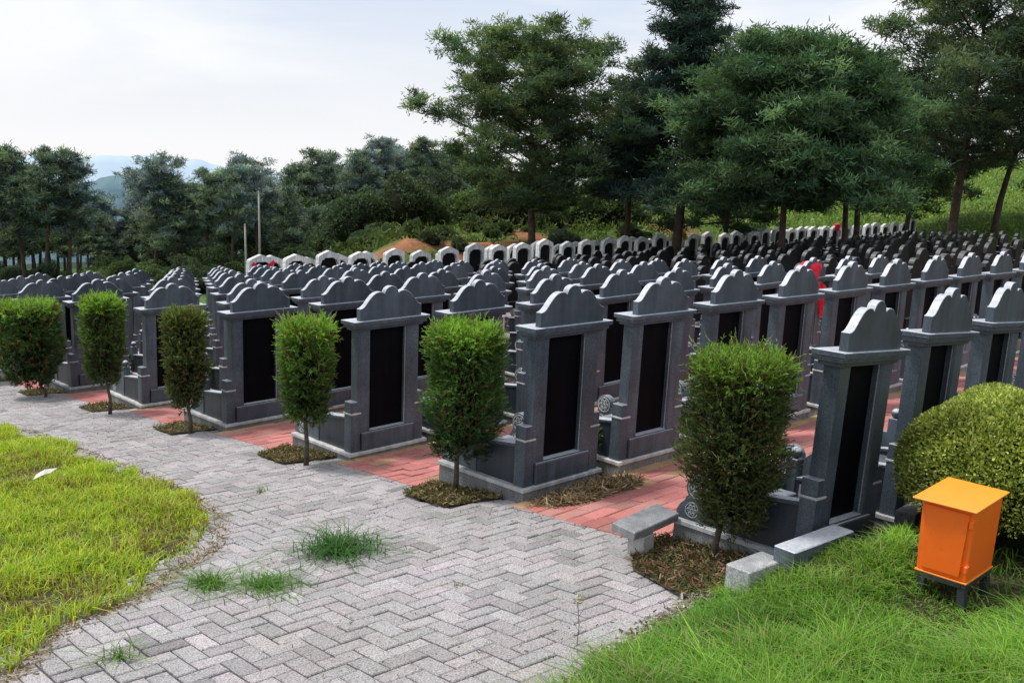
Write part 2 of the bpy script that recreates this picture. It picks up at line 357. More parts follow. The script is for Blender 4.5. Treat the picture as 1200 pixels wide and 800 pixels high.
# herringbone
w_ = .1165; th = math.radians(4.3); ct, stt = math.cos(th), math.sin(th)
cs = []
for i in range(-10, 330):
    for j in range(-140, 140):
        # lattice: i*(1,1)+j*(2,-2)
        hx, hy = i+2*j, i-2*j
        cs.append((hx+1, hy+.5, 0)); cs.append((hx-.5, hy+1, 1))
cs = np.array(cs, float); X0 = cs[:, 0]*w_; Y0 = cs[:, 1]*w_
cx = X0*ct+Y0*stt*1.0+0.5; cy = -X0*stt+Y0*ct+1.5
ax = np.where(cs[:, 2] == 0, ct, stt); ay = np.where(cs[:, 2] == 0, -stt, ct)
rb = np.interp(cy, [p[1] for p in [(0, 2.0), (0, 2.9)]]+OU+[31], [5.2, 5.2]+[v-.05 for v in OV]+[6.9])
keep = (cx > .3) & (cx < 6.9) & (cy > -1) & (cy < 31) & (cx < rb+.06)
for P_ in [ISB, RG]+PITS+REDS:
    al = np.ones(len(cx), bool)
    for hx, hy in ((-1, -.5), (1, -.5), (1, .5), (-1, .5), (0, 0)): al &= inpoly(cx+(ax*hx-ay*hy)*w_, cy+(ay*hx+ax*hy)*w_, P_)
    keep &= ~al
for k in range(10): keep &= ~((cx > OV[k]+.0) & (cy > OU[k]-.02) & (cy < OU[k]+L_+.02))
# inside the island keep a ragged edge of pavers half covered with grass
cx, cy, ax, ay = cx[keep], cy[keep], ax[keep], ay[keep]
def greycol(x, y):
    n = len(x); base = np.array([.375, .350, .355]); t = RNG.normal(1, .085, n); t = np.where(RNG.random(n) < .07, t*.80, t)
    pk = RNG.random((n, 1))
    return base*t[:, None]*(1+np.array([.05, -.02, -.01])*(pk-.4))
bricks('paved_path', cx, cy, ax, ay, w_, w_/2, M['pave'], greycol)
# sand bed
def sheet(name, poly_list, mat, zoff, step=.5, col=None):
    vs = []; fs = []
    for P_ in poly_list:
        n = len(vs); vs += [(x, y, float(plane_z(x, y))+zoff) for x, y in P_]; fs.append(tuple(range(n, n+len(P_))))
    me = bpy.data.meshes.new(name); me.from_pydata(vs, [], fs); me.materials.append(mat)
    o = bpy.data.objects.new(name, me); C.objects.link(o); o['kind'] = 'structure'; return o
M['bed'] = plain('joint_sand', (.012, .011, .010), (.045, .04, .034), .95, 30, .1, .3, .003)
sheet('path_bed', [[(-3, -3), (7.2, -3), (7.2, 31), (-3, 31)]], M['bed'], -.017)
# moss and specks in the joints
jn = 5200; x = RNG.uniform(1.0, 5.9, jn); y = RNG.uniform(2.9, 18, jn)
k_ = vnoise(x, y, .8, 60) > .52
for P_ in [ISL, RG]+PITS+REDS: k_ &= ~inpoly(x, y, P_)
rbx = np.interp(y, OU, [v-.1 for v in OV]); k_ &= x < rbx
x, y = x[k_], y[k_]; nj = len(x)
jx_, jy_ = x.copy(), y.copy()
def _jl(x=jx_, y=jy_):
    d = RNG.normal(size=(nj, 3)); d[:, 2] = np.abs(d[:, 2])*.3; d = unit(d)
    c = np.array([(.10, .13, .04), (.07, .06, .04), (.30, .25, .16), (.14, .10, .05)])[RNG.integers(0, 4, nj)]*RNG.normal(1, .2, (nj, 1))
    return quads('path_debris', leaf4(np.stack([x, y, plane_z(x, y)+.006+(vnoise(x, y, .9, 14)-.5)*.018], -1), d, .018*(.4+RNG.random(nj)), .007), np.clip(c, .01, 1), M['dry'])
JLATE = _jl
# red paths between the rows: running bond along the rows
rx = []; ry = []; rc = []; rs = []
for k in range(9):
    P_ = REDS[k]; u0, u1 = P_[0][1], P_[1][1]; ncr = int(round((u1-u0)/.16)); cw = (u1-u0)/ncr
    for c in range(ncr):
        y = u0+cw*(c+.5); vend = 19.2 if k < 6 else 12
        x0 = P_[0][0]+(P_[1][0]-P_[0][0])*(y-u0)/(u1-u0); first = True
        x = x0-(.12 if c % 2 else 0)
        lb = .30
        while x < vend:
            xa = max(x, x0); xb = x+lb
            if xb-xa > .03:
                rx.append((xa+xb)/2); ry.append(y); rs.append(((xb-xa)/2, cw/2)); rc.append(2 if c == ncr-1 else (1 if c == 0 else 0))
            x = xb
rx = np.array(rx); ry = np.array(ry); rs = np.array(rs); rc = np.array(rc)
def redcol(x, y):
    n = len(x); base = np.array([.53, .20, .18]); t = RNG.normal(1, .09, n)[:, None]; c = base*t
    c = np.where((RNG.random(n) < .15)[:, None], np.array([.46, .22, .19])*t, c)
    c = np.where(((rc == 2) | (RNG.random(n) < .02))[:, None], np.array([.47, .30, .17])*t, c)
    return c
bricks('red_paving', rx, ry, np.ones(len(rx)), np.zeros(len(rx)), rs[:, 0], rs[:, 1], M['redpave'], redcol, zoff=.011)
sheet('planting_soil', PITS, M['soil'], .016)
sheet('grass_island_soil', [ISB], M['soil'], .014)
sheet('grass_bank_soil', [RG], M['soil'], .014)

# ------------------------------------------------------------------ grass
def blades(name, x, y, h, wd, col, lean=.45, zoff=0, mat='grass', zf=None, bend=.5):
    n = len(x); z = plane_z(x, y)+zoff if zf is None else zf(x, y)
    az = RNG.random(n)*2*np.pi; d = np.stack([np.cos(az), np.sin(az), np.zeros(n)], -1); s = np.stack([-np.sin(az+RNG.normal(0, .6, n)), np.cos(az), np.zeros(n)], -1); s = unit(s)
    l = np.abs(RNG.normal(0, lean, n))[:, None]; h = h[:, None]; wd = wd[:, None]
    b = np.stack([x, y, z], -1); upv = np.array([0, 0, 1.])
    m_ = b+upv*h*.55+d*h*l*.35; t_ = b+upv*h*(1-.3*np.minimum(l, 1.5))+d*h*l*(1+bend)
    P = np.stack([b-s*wd/2, b+s*wd/2, m_+s*wd*.42, m_-s*wd*.42, t_+s*wd*.06, t_-s*wd*.06], 1)
    cc = np.stack([col*.45, col*.45, col*.9, col*.9, col*1.15, col*1.15], 1)
    return quads(name, P, cc, M[mat])
def scatter(poly, n, fall=None):
    xs = np.array([p[0] for p in poly]); ys = np.array([p[1] for p in poly])
    x = RNG.uniform(xs.min(), xs.max(), n*3); y = RNG.uniform(ys.min(), ys.max(), n*3); k = inpoly(x, y, poly); return x[k][:n], y[k][:n]
# left island, short yellow-green turf; only the side the camera sees
ISV = [(5.0,17),(4.50,13.31),(4.46,11.52),(4.32,9.66),(4.20,8.22),(4.08,7.6),(3.86,6.83),(3.46,6.2),(3.05,6.0),(2.68,5.69),(2.38,5.6),(2.08,5.5),(1.84,5.22),(1.5,4.9),(.97,4.67),(.4,5.2),(.4,6.5),(3.2,17)]
x, y = scatter(ISV, 90000)
edge = vnoise(x, y, .35, 9)
n_ = vnoise(x, y, .55, 2)*.5+vnoise(x, y, .16, 4)*.5; n3 = vnoise(x, y, 1.1, 6)*.7+vnoise(x, y, .3, 16)*.4-.05
h = .025+.13*n_**1.6+RNG.random(len(x))*.03
pal = np.array([[.50, .60, .05], [.28, .45, .035], [.66, .66, .08], [.70, .60, .16], [.46, .33, .12]])
pi_ = np.clip((n3*2.2+RNG.normal(0, .75, len(x))).astype(int), 0, 4)
brown = RNG.random(len(x)) < .28*(vnoise(x, y, .6, 77) > .62)+.04
col = pal[pi_]*RNG.normal(1, .14, (len(x), 1)); col[brown] = np.array([.30, .2, .08])
kp = inpoly(x+.34*(vnoise(x*0+3, y, .55, 91)-.42), y+.30*(vnoise(x, y*0+7, .5, 92)-.42), ISV) & ~((edge < .35) & ~inpoly(x, y, [(a*.985-.02, b) for a, b in ISL])) & (RNG.random(len(x)) < .25+1.3*n_)
x, y, h, col = x[kp], y[kp], h[kp], col[kp]
tag(blades('grass', x, y, h, .006+RNG.random(len(x))*.005, np.clip(col, .02, 1), .5), 'patch of short yellow green grass spreading over the left side of the paving', 'grass', kind='stuff')
# right bank, long fresh green grass
RGV = [(2.9,2.5),(3.16,2.75),(3.55,2.83),(3.96,2.88),(4.37,2.91),(4.80,2.95),(5.02,3.0),(5.24,2.9),(5.28,2.68),(5.66,2.66),(5.66,2.46),(6.4,2.40),(7.4,2.38),(9.5,2.3),(9.5,-.3),(5.4,.6),(2.5,1.6)]
def bankz(x, y): return plane_z(x, y)+.006+.19*sst(2.95, 2.55, y)*(1-.8*sst(2.3, 1.85, y))*sst(4.7, 5.7, x)+.04*vnoise(x, y, .5, 12)*sst(2.9, 2.2, y)*np.clip(np.hypot((x-5.5)/.6, (y-1.8)/.5), 0, 1)
x, y = scatter(RGV, 95000)
n_ = vnoise(x, y, .28, 21)*.6+vnoise(x, y, .1, 22)*.4; n3 = vnoise(x, y, .9, 23)
near = sst(.0, .35, np.minimum(2.95-y+0*x, 9))
lowz = np.clip(np.hypot((x-5.30)/.60, (y-1.82)/.50)**1.5, .16, 1)*np.where(x > 5.2, .5+.5*sst(.0, .5, 2.5-y), 1.)
h = (.05+.13*n_+RNG.random(len(x))*.05)*(.4+.6*near)*lowz
pal = np.array([[.14, .31, .04], [.22, .43, .055], [.32, .54, .08], [.44, .58, .11]])
pi_ = np.clip((n3*2.0+n_*1.5+RNG.normal(0, .7, len(x))).astype(int), 0, 3); col = pal[pi_]*RNG.normal(1, .13, (len(x), 1))*(.62+.6*vnoise(x, y, .42, 89))[:, None]
dead = RNG.random(len(x)) < .03+.12*(vnoise(x, y, .35, 88) > .66); col[dead] = np.array([.42, .36, .2])
shade = inpoly(x, y, [(5.5, 1.6), (6.1, 1.3), (7.2, 1.5), (7.2, 2.5), (6.1, 2.4), (5.6, 2.15)]); kp = (RNG.random(len(x)) < .45+.9*n_) & ~(shade & (RNG.random(len(x)) < .93))
x, y, h, col = x[kp], y[kp], h[kp], col[kp]
tag(blades('grass', x, y, h, .0045+RNG.random(len(x))*.004, np.clip(col, .02, 1), .8, zf=bankz), 'long fresh green grass on the bank below the orange box', 'grass', kind='stuff')
bz = []
# bank soil surface just under the grass
gxx = np.linspace(4.6, 12, 90); gyy = np.linspace(1.2, 3.0, 50); GX, GY = np.meshgrid(gxx, gyy); GZ = bankz(GX, GY)-.012
GZ = np.where((GY > 2.70) & (GX > 5.2), GZ-.3, GZ); ind = inpoly(GX, GY, RG); vv = np.stack([GX, GY, GZ], -1).reshape(-1, 3); nx_ = len(gxx)
ff = [(j*nx_+i, j*nx_+i+1, (j+1)*nx_+i+1, (j+1)*nx_+i) for j in range(len(gyy)-1) for i in range(nx_-1) if ind[j, i] and ind[j+1, i+1] and ind[j, i+1] and ind[j+1, i]]
me = bpy.data.meshes.new('bank_earth'); me.from_pydata(vv.tolist(), [], ff); me.materials.append(M['soil']); o = bpy.data.objects.new('bank_earth', me); C.objects.link(o); o['kind'] = 'structure'

# individual tufts and weeds
def tuft(name, cx_, cy_, n, r, h0, c0, label, cat='weed', lean=1.5, wd=.007, group=None):
    a = RNG.random(n)*2*np.pi; rr = np.abs(RNG.normal(0, .4, n))*r*.45
    x = cx_+np.cos(a)*rr; y = cy_+np.sin(a)*rr
    h = h0*(.5+RNG.random(n)*.7); col = np.array(c0)*RNG.normal(1, .2, (n, 1))
    o = blades(name, x, y, h, np.full(n, wd), np.clip(col, .01, 1), lean, zf=lambda x, y: plane_z(x, y)-.01)
    return tag(o, label, cat, group)
tuft('grass_tuft', 3.98, 5.45, 620, .80, .15, (.06, .17, .03), 'spiky dark green grass tuft growing in the middle of the grey paving')
tuft('grass_tuft', 3.26, 5.22, 380, .66, .09, (.13, .27, .05), 'low spreading grass tuft on the paving just right of the lawn corner')
tuft('grass_tuft', 3.03, 5.50, 220, .36, .12, (.15, .28, .05), 'small grass tuft touching the right corner of the yellow lawn')
tuft('grass_tuft', 4.05, 4.30, 12, .1, .06, (.2, .26, .08), 'tiny sprig in a joint of the grey paving before the red bricks', lean=1.3, wd=.005)
tuft('grass_tuft', 2.15, 4.85, 60, .25, .10, (.14, .27, .05), 'sparse grass sprouting through paving at the lower left')
tuft('grass_tuft', 4.60, 7.45, 40, .2, .05, (.16, .24, .07), 'faint low sprigs in the paving level with the third juniper')
# thin seedy weed stalk
wr = empty('weed', (3.80, 3.12, H1(3.80, 3.12)))
tag(wr, 'thin dry weed stalk with pale seed head standing at the paving edge', 'weed')
mb = MB(); mb.tube([(0, 0, 0), (.006, -.004, .12), (-.004, .004, .24)], [.0025, .002, .0014], 5)
for i in range(5):
    a = i*1.9; z0 = .06+.035*i; mb.tube([(0, 0, z0), (.03*math.cos(a), .03*math.sin(a), z0+.045)], [.0014, .0008], 4)
mb.build('stem', M['barkgrey'], wr)
mb = MB().ball((0, 0, .262), .022, 14, 10); mb.v = [(x*random.uniform(.5, 1.5), y*random.uniform(.5, 1.5), z+random.uniform(-.008, .008)) for x, y, z in mb.v]
M['seed'] = plain('pale_seed_fluff', (.32, .28, .2), (.55, .5, .38), .9, 60); mb.build('seed_head', M['seed'], wr)

# litter in the pits, litter pile on the red path
def litter(name, x, y, zf, L, W, cols, label, flat=.25):
    n = len(x); d = RNG.normal(size=(n, 3)); d[:, 2] = np.abs(d[:, 2])*flat; d = unit(d)
    col = np.array(cols)[RNG.integers(0, len(cols), n)]*RNG.normal(1, .2, (n, 1))
    P = leaf4(np.stack([x, y, zf], -1), d, L*(.4+RNG.random(n)), W*(.5+RNG.random(n)))
    return tag(quads(name, P, np.clip(col, .01, 1), M['dry']), label, 'litter', kind='stuff')
def mound(px, py, cx_, cy_, rx_, ry_, hh):
    q = ((px-cx_)/rx_)**2+((py-cy_)/ry_)**2; return hh*np.clip(1-q, 0, 1)
tag(JLATE(), 'fine bits of moss, twigs and dead leaf scattered over the grey paving', 'debris', kind='stuff')
nn = 3800; a = RNG.random(nn)*2*np.pi; rr = np.sqrt(RNG.random(nn)); lx = 6.33+.62*rr*np.cos(a)*(1+.15*np.sin(3*a)); ly = 5.10+.20*rr*np.sin(a)*(1+.2*np.cos(2*a))
litter('dry_leaf_pile', lx, ly, plane_z(lx, ly)+.006+mound(lx, ly, 6.33, 5.10, .62, .22, .07)*RNG.random(nn), .075, .012, [(.34, .25, .14), (.22, .15, .08), (.45, .36, .22), (.12, .085, .05)], 'heap of dry brown twigs and leaves on the red bricks')
names = ['first', 'second', 'third', 'fourth', 'fifth', 'sixth', 'seventh']
for k, P_ in enumerate(PITS):
    n0 = 2600 if k < 3 else 700
    x, y = scatter(P_, n0); z = plane_z(x, y)+.018+RNG.random(len(x))*.02
    litter('leaf_litter', x, y, z, .035 if k else .045, .012, [(.22, .15, .07), (.12, .09, .04), (.30, .22, .12), (.08, .12, .03)] if k else [(.17, .09, .045), (.09, .065, .035), (.07, .10, .03), (.26, .18, .10)],
           'brown leaf litter in the planting pit of the %s juniper from the orange box' % names[k], .5)
    # a few low green weeds in the pits
    if k < 5:
        x, y = scatter(P_, 220 if k else 320); nb = len(x); sel = vnoise(x, y, .15, 40+k) > .5; x, y = x[sel], y[sel]; nb = len(x)
        tag(blades('pit_weeds', x, y, .02+.035*RNG.random(nb), np.full(nb, .008), np.array([.10, .19, .04])*RNG.normal(1, .25, (nb, 1)).clip(.3), 1.),
            'low green weeds around the foot of the %s juniper from the orange box' % names[k], 'weeds', kind='stuff')
# rubble strip along the lower edge of the path
n = 1700; x = RNG.uniform(3.7, 5.35, n); y = np.interp(x, [3.7, 4.4, 4.9, 5.35], [2.9, 2.97, 3.02, 2.98])+RNG.normal(0, .045, n)
litter('path_edge_litter', x, y, plane_z(x, y)+.004+RNG.random(n)*.012, .028, .014, [(.42, .38, .32), (.28, .22, .15), (.16, .12, .08), (.5, .47, .42)], 'crumbled grit and dead grass along the lower edge of the grey paving', .4)
n = 2600; t = RNG.random(n); pts = np.array(ISV[1:15]); seg = (t*(len(pts)-1)).astype(int); fr = t*(len(pts)-1)-seg
x = pts[seg, 0]*(1-fr)+pts[seg+1, 0]*fr+RNG.normal(.01, .04, n); y = pts[seg, 1]*(1-fr)+pts[seg+1, 1]*fr+RNG.normal(0, .05, n)
litter('lawn_edge_litter', x, y, plane_z(x, y)+.003+RNG.random(n)*.01, .03, .009, [(.30, .22, .12), (.2, .14, .07), (.4, .33, .2)], 'brown thatch and dead blades along the edge of the yellow lawn', .4)
# pale dry leaf on the lawn
lf = empty('dry_leaf', (3.55, 9.5, H1(3.55, 9.5)+.07), .4); tag(lf, 'pale curled dead leaf lying on top of the yellow green lawn', 'leaf')
mb = MB(); mb.add([(-.16, -.02, 0), (-.06, -.05, .025), (.03, -.03, .01), (.16, .0, .02), (.04, .035, .035), (-.05, .05, .01)], [(0, 1, 5), (1, 2, 4, 5), (2, 3, 4)])
mb.build('leaf_blade', M['paper'], lf); MB().tube([(-.16, -.02, 0), (-.22, -.03, .012)], [.003, .002], 5).build('leaf_stalk', M['barkgrey'], lf)

# ------------------------------------------------------------------ grey tombs
def crest_profile():
    pts = [(.111, 0), (.111, .118)]
    left = [(.135, .123), (.160, .137), (.185, .160), (.210, .189), (.238, .219), (.268, .245), (.300, .263), (.333, .272), (.366, .272), (.393, .264), (.412, .252)]
    pts += left
    for i in range(1, 12):
        a = math.pi*(1-i/12); pts.append((.5+.084*math.cos(a), .252+.070*math.sin(a)))
    pts += [(1-x, z) for x, z in reversed(left)]
    pts += [(.889, .118), (.889, 0)]
    return pts
HC = 1.324
def flower(mb, x, y, z, r, side):
    # raised ring + petals on a face looking along side*x
    seg = 20
    for rr0, rr1 in ((r*.86, r),):
        vs = []
        for i in range(seg):
            a = 2*math.pi*i/seg
            vs += [(x, y+rr0*math.cos(a), z+rr0*math.sin(a)), (x, y+rr1*math.cos(a), z+rr1*math.sin(a)), (x+side*.006, y+rr1*.98*math.cos(a), z+rr1*.98*math.sin(a)), (x+side*.006, y+rr0*1.02*math.cos(a), z+rr0*1.02*math.sin(a))]
        fs = []
        for i in range(seg):
            j = (i+1) % seg
            for q in range(4):
                q2 = (q+1) % 4; fs.append((i*4+q, j*4+q, j*4+q2, i*4+q2))
        mb.add(vs, fs)
    for c in range(7):
        if c == 6: cy_, cz_, pr = y, z, r*.22
        else: cy_, cz_, pr = y+r*.52*math.cos(c*math.pi/3), z+r*.52*math.sin(c*math.pi/3), r*.235
        vs = [(x+side*.007, cy_+pr*.45*math.cos(a), cz_+pr*.45*math.sin(a)) for a in [2*math.pi*i/10 for i in range(10)]]
        vs += [(x+side*.005, cy_+pr*math.cos(a), cz_+pr*math.sin(a)) for a in [2*math.pi*i/10 for i in range(10)]]
        vs += [(x+side*.0, cy_+pr*1.05*math.cos(a), cz_+pr*1.05*math.sin(a)) for a in [2*math.pi*i/10 for i in range(10)]]
        mb.add(vs, [(10+i, 10+(i+1) % 10, (i+1) % 10, i) for i in range(10)]+[(20+i, 20+(i+1) % 10, 10+(i+1) % 10, 10+i) for i in range(10)])
def drum_profile():
    # y-z outline of the drum stone at the front end of a side wall
    pts = [(.66, 0), (1.02, 0), (1.025, .05), (1.00, .10), (.965, .135), (.955, .16)]
    for i in range(13):
        a = -.7+i*(math.pi+.9)/12; pts.append((.87+.095*math.cos(a), .235+.095*math.sin(a)))
    pts += [(.745, .26), (.70, .30), (.66, .30)]
    return pts
def make_grey(full):
    r = empty('grey_tombstone')
    MB().box(.012, .988, .012, 1.033, -.42, -.034).build('plinth', M['plinth'], r, .004)
    MB().box(0, 1, 0, L_, -.034, 0).build('rim', M['rim'], r, .004)
    bk = MB().box(.165, .835, .02, .42, .002, .178)
    bk.build('base_block', M['granite'], r, .004)
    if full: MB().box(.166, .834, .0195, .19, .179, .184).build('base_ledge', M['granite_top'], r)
    # pillars with chamfered inner corner
    for x0, x1, s in ((.112, .270, 1), (.730, .888, -1)):
        if s > 0: pr = [(x0, .034), (x1-.012, .034), (x1, .049), (x1, .145), (x0, .145)]
        else: pr = [(x0, .049), (x0+.012, .034), (x1, .034), (x1, .145), (x0, .145)]
        mb = MB(); n = len(pr); mb.add([(x, y, .184) for x, y in pr]+[(x, y, HC-.10) for x, y in pr], [tuple(range(n)), tuple(range(2*n-1, n-1, -1))]+[(i, (i+1) % n, n+(i+1) % n, n+i) for i in range(n)])
        mb.build('pillar', M['granite'], r, .003)
    MB().box(.262, .738, .098, .130, .178, HC-.09).build('panel', M['polish'], r, .002)
    if full:
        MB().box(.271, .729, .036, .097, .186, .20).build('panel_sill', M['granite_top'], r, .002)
        MB().box(.722, .729, .054, .060, .202, HC-.10).build('panel_trim', M['kerb'], r)
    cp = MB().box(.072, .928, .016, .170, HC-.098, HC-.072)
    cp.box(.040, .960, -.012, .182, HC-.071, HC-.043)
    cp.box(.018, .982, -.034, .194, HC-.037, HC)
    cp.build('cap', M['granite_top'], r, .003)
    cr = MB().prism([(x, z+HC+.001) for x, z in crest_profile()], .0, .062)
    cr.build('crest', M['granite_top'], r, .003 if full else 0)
    for x0 in (.035, .85):
        p = MB().box(x0, x0+.115, .035, .15, .0, .382); p.box(x0, x0+.115, .035, .15, .402, .512)
        post = p.build('corner_post', M['granite'], r, .004)
        MB().box(x0-.006, x0+.121, .029, .156, .384, .400).build('band', M['rim'], post, .002)
    for sd, x0 in ((-1, .055), (1, .865)):
        x1 = x0+.08
        MB().prismx([(.151, .0), (.66, .0), (.66, .26), (.58, .275), (.151, .325)], x0, x1).build('side_wall', M['parapet'], r, .003)
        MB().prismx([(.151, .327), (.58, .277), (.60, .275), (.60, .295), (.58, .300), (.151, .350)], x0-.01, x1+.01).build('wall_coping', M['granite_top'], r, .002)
        ep = MB().box(x0-.008, x1+.008, .605, .69, .0, .42); ep = ep.build('wall_post', M['granite'], r, .003)
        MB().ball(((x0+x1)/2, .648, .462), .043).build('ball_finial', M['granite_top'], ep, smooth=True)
        if full:
            d = MB().prismx([(y+.032, z) for y, z in drum_profile()], x0+.004, x1-.004).build('drum_stone', M['granite'], r, .003)
            f = MB(); xs = x0+.004 if sd < 0 else x1-.004
            for fx, ss in ((x0+.004, -1), (x1-.004, 1)):
                flower(f, fx, .902, .235, .078, ss); flower(f, fx, .93, .075, .055, ss)
            f.build('flower_carving', M['carve'], d)
    if full:
        for y0 in (.20, .40):
            MB().box(.8585, .8645, y0, y0+.17, .05, .25).build('etched_panel', M['etch'], r)
        MB().box(.25, .75, .45, .92, .002, .14).build('grave_slab', M['parapet'], r, .006)
        MB().box(.36, .64, .47, .60, .142, .24).build('incense_block', M['granite'], r, .006)
    return r
def dup(root, loc, rz=0):
    r = root.copy(); C.objects.link(r); r.location = loc; r.rotation_euler = (0, 0, rz)
    for ch in kids[root.name]:
        c = ch.copy(); C.objects.link(c); c.parent = r
        for gch in kids.get(ch.name, []):
            d = gch.copy(); C.objects.link(d); d.parent = c
    return r
kids = {}
def reg(root):
    for o in [root]+list(root.children): kids[o.name] = list(o.children)
ordn = ['first', 'second', 'third', 'fourth', 'fifth', 'sixth', 'seventh', 'eighth', 'ninth', 'tenth', 'eleventh', 'twelfth', 'thirteenth', 'fourteenth', 'fifteenth', 'sixteenth', 'seventeenth', 'eighteenth', 'nineteenth', 'twentieth']
ordn += ['twenty-'+s for s in ordn[:9]]+['thirtieth']+['thirty-'+s for s in ordn[:9]]+['fortieth']+['forty-'+s for s in ordn[:9]]
gf = make_grey(True); gl = make_grey(False); reg(gf); reg(gl)
used = {True: False, False: False}
ncol = [6, 10, 10, 10, 10, 10, 10, 10, 10, 9]
for k in range(10):
    for n in range(ncol[k]):
        v = OV[k]+CP*n; u = OU[k]; z = OZ[k]-.0162*n-.00036*n*n
        dist = math.hypot(v, u); full = dist < 17
        loc = (v+random.uniform(-.012, .012)-(.05 if k == 0 else 0), u+random.uniform(-.012, .012), z+random.uniform(-.008, .008)-(.02 if k == 0 else 0)); rz = random.uniform(-.006, .006)
        src = gf if full else gl
        if not used[full]: used[full] = True; o = src; o.location = loc; o.rotation_euler = (0, 0, rz)
        else: o = dup(src, loc, rz)
        tag(o, 'dark grey granite tomb, %s from the path in the %s row from orange box' % (ordn[n], ordn[k]), 'tombstone', 'dark grey granite tombs with curved crests')
        o.scale = (1, 1, 1+random.uniform(-.006, .006)); o.rotation_euler = (random.uniform(-.006, .006), (.085 if k == 0 else .02 if k == 1 else 0)+random.uniform(-.005, .005), rz)

# ------------------------------------------------------------------ black round-topped gravestones beyond the grey ones
def make_black(var):
    r = empty('black_gravestone')
    MB().box(0, .98, .0, .95, -.35, .14).build('plinth', M['light'], r, .006)
    MB().box(.08, .90, .10, .40, .14, .34).build('base_block', M['blackst'], r, .006)
    w2 = .29; pr = [(.49-w2, .34), (.49-w2, 1.18)]
    if var == 0:
        for i in range(1, 14):
            a = math.pi*(1-i/14); pr.append((.49+w2*.92*math.cos(a), 1.22+w2*.86*math.sin(a)))
    else:
        pr += [(.49-w2*.9, 1.26), (.49-w2*.62, 1.28)]
        for i in range(0, 11):
            a = math.pi*(1-i/10); pr.append((.49+w2*.55*math.cos(a), 1.30+w2*.5*math.sin(a)))
        pr += [(.49+w2*.62, 1.28), (.49+w2*.9, 1.26)]
    pr += [(.49+w2, 1.18), (.49+w2, .34)]
    MB().prism(pr, .18, .30).build('headstone', M['blackst'], r, .008)
    for s in (-1, 1):
        x0, x1 = (.04, .195) if s < 0 else (.785, .94)
        MB().box(x0, x1, .16, .34, .14, .86 if var == 0 else .98).build('side_pillar', M['blackst'], r, .01)
        MB().box(x0, x1, .36, .93, .14, .36).build('side_kerb', M['blackst'] if var else M['light'], r, .01)
    MB().box(.30, .68, .55, .85, .14, .30).build('offering_table', M['light'], r, .008)
    return r
bs = [make_black(0), make_black(1)]
for b_ in bs: reg(b_)
bu = [False, False]
vmax = {2: 27, 3: 35, 4: 43, 5: 47, 6: 51, 7: 56, 8: 60, 9: 64}
for k in range(2, 10):
    n = 0; v = OV[k]+CP*10+.9
    while v < vmax[k]:
        u = OU[k]; z = H1(v, u)+.02; var = 0 if (k*7+n*3+(n//4)) % 5 < 3 else 1
        if not (abs(v-35.4) < .8 and abs(u-20.6) < 1.2):
            loc = (v+random.uniform(-.03, .03), u+random.uniform(-.06, .06), z+random.uniform(-.04, .04)); rz = random.uniform(-.02, .02)
            if not bu[var]: bu[var] = True; o = bs[var]; o.location = loc
            else: o = dup(bs[var], loc, rz)
            o.scale = (1, 1, random.uniform(.97, 1.06))
            tag(o, 'black %s-topped gravestone, %s beyond the grey tombs in the %s row' % ('round' if var == 0 else 'stepped', ordn[n], ordn[k]), 'gravestone', 'black gravestones behind the grey tombs')
        v += 1.22; n += 1

# ------------------------------------------------------------------ white arched tombs
def make_arch():
    r = empty('white_arched_tomb')
    MB().box(-.05, 1.1, -.05, 1.1, -.5, .12).build('plinth', M['white'], r, .01)
    fr = MB()
    out_ = [(0, .12), (0, 1.70), (.0, 1.80), (.02, 1.86), (.10, 1.90), (.525, 2.03), (.95, 1.90), (1.03, 1.86), (1.05, 1.80), (1.05, 1.70), (1.05, .12)]
    inn = [(.95, .12), (.95, 1.62), (.91, 1.64), (.89, 1.72), (.80, 1.73), (.74, 1.79), (.31, 1.79), (.25, 1.73), (.16, 1.72), (.14, 1.64), (.10, 1.62), (.10, .12)]
    pr = out_+inn; n = len(pr)
    # left post, lintel, right post as one ring-shaped slab built from strips
    y0, y1 = .05, .265
    no, ni = len(out_), len(inn); io = list(range(no)); ii = list(range(no, no+ni))
    vs = [(x, y0, z) for x, z in pr]+[(x, y1, z) for x, z in pr]
    inr = ii[::-1]     # from left bottom to right bottom
    tri = []
    a = 0; b2 = 0
    while a < no-1 or b2 < ni-1:
        if b2 == ni-1 or (a < no-1 and a/(no-1) <= b2/(ni-1)): tri.append((io[a], io[a+1], inr[b2])); a += 1
        else: tri.append((io[a], inr[b2+1], inr[b2])); b2 += 1
    fs = tri+[tuple(i+n for i in t[::-1]) for t in tri]+[(i, (i+1) % n, n+(i+1) % n, n+i) for i in range(n)]
    fr.add(vs, fs)
    for q in range(6): 
        z = .36+q*.22; fr.box(-.008, .0, .049, .271, z, z+.2)
    fr.build('stone_frame', M['white'], r)
    MB().box(.099, .951, .19, .26, .12, 1.83).build('headstone', M['blackst'], r)
    for s in (.17, .73): MB().box(s, s+.15, .12, .188, .12, 1.15).build('inner_pillar', M['blackst'], r, .01)
    MB().box(.2, .85, .46, .9, .12, .62).build('altar_block', M['blackst'], r, .01)
    for s in (-.02, .95): MB().box(s, s+.12, .44, 1.04, .12, .5).build('side_kerb', M['white'], r, .01)
    return r
ar = make_arch(); reg(ar); first = True
SP = {}
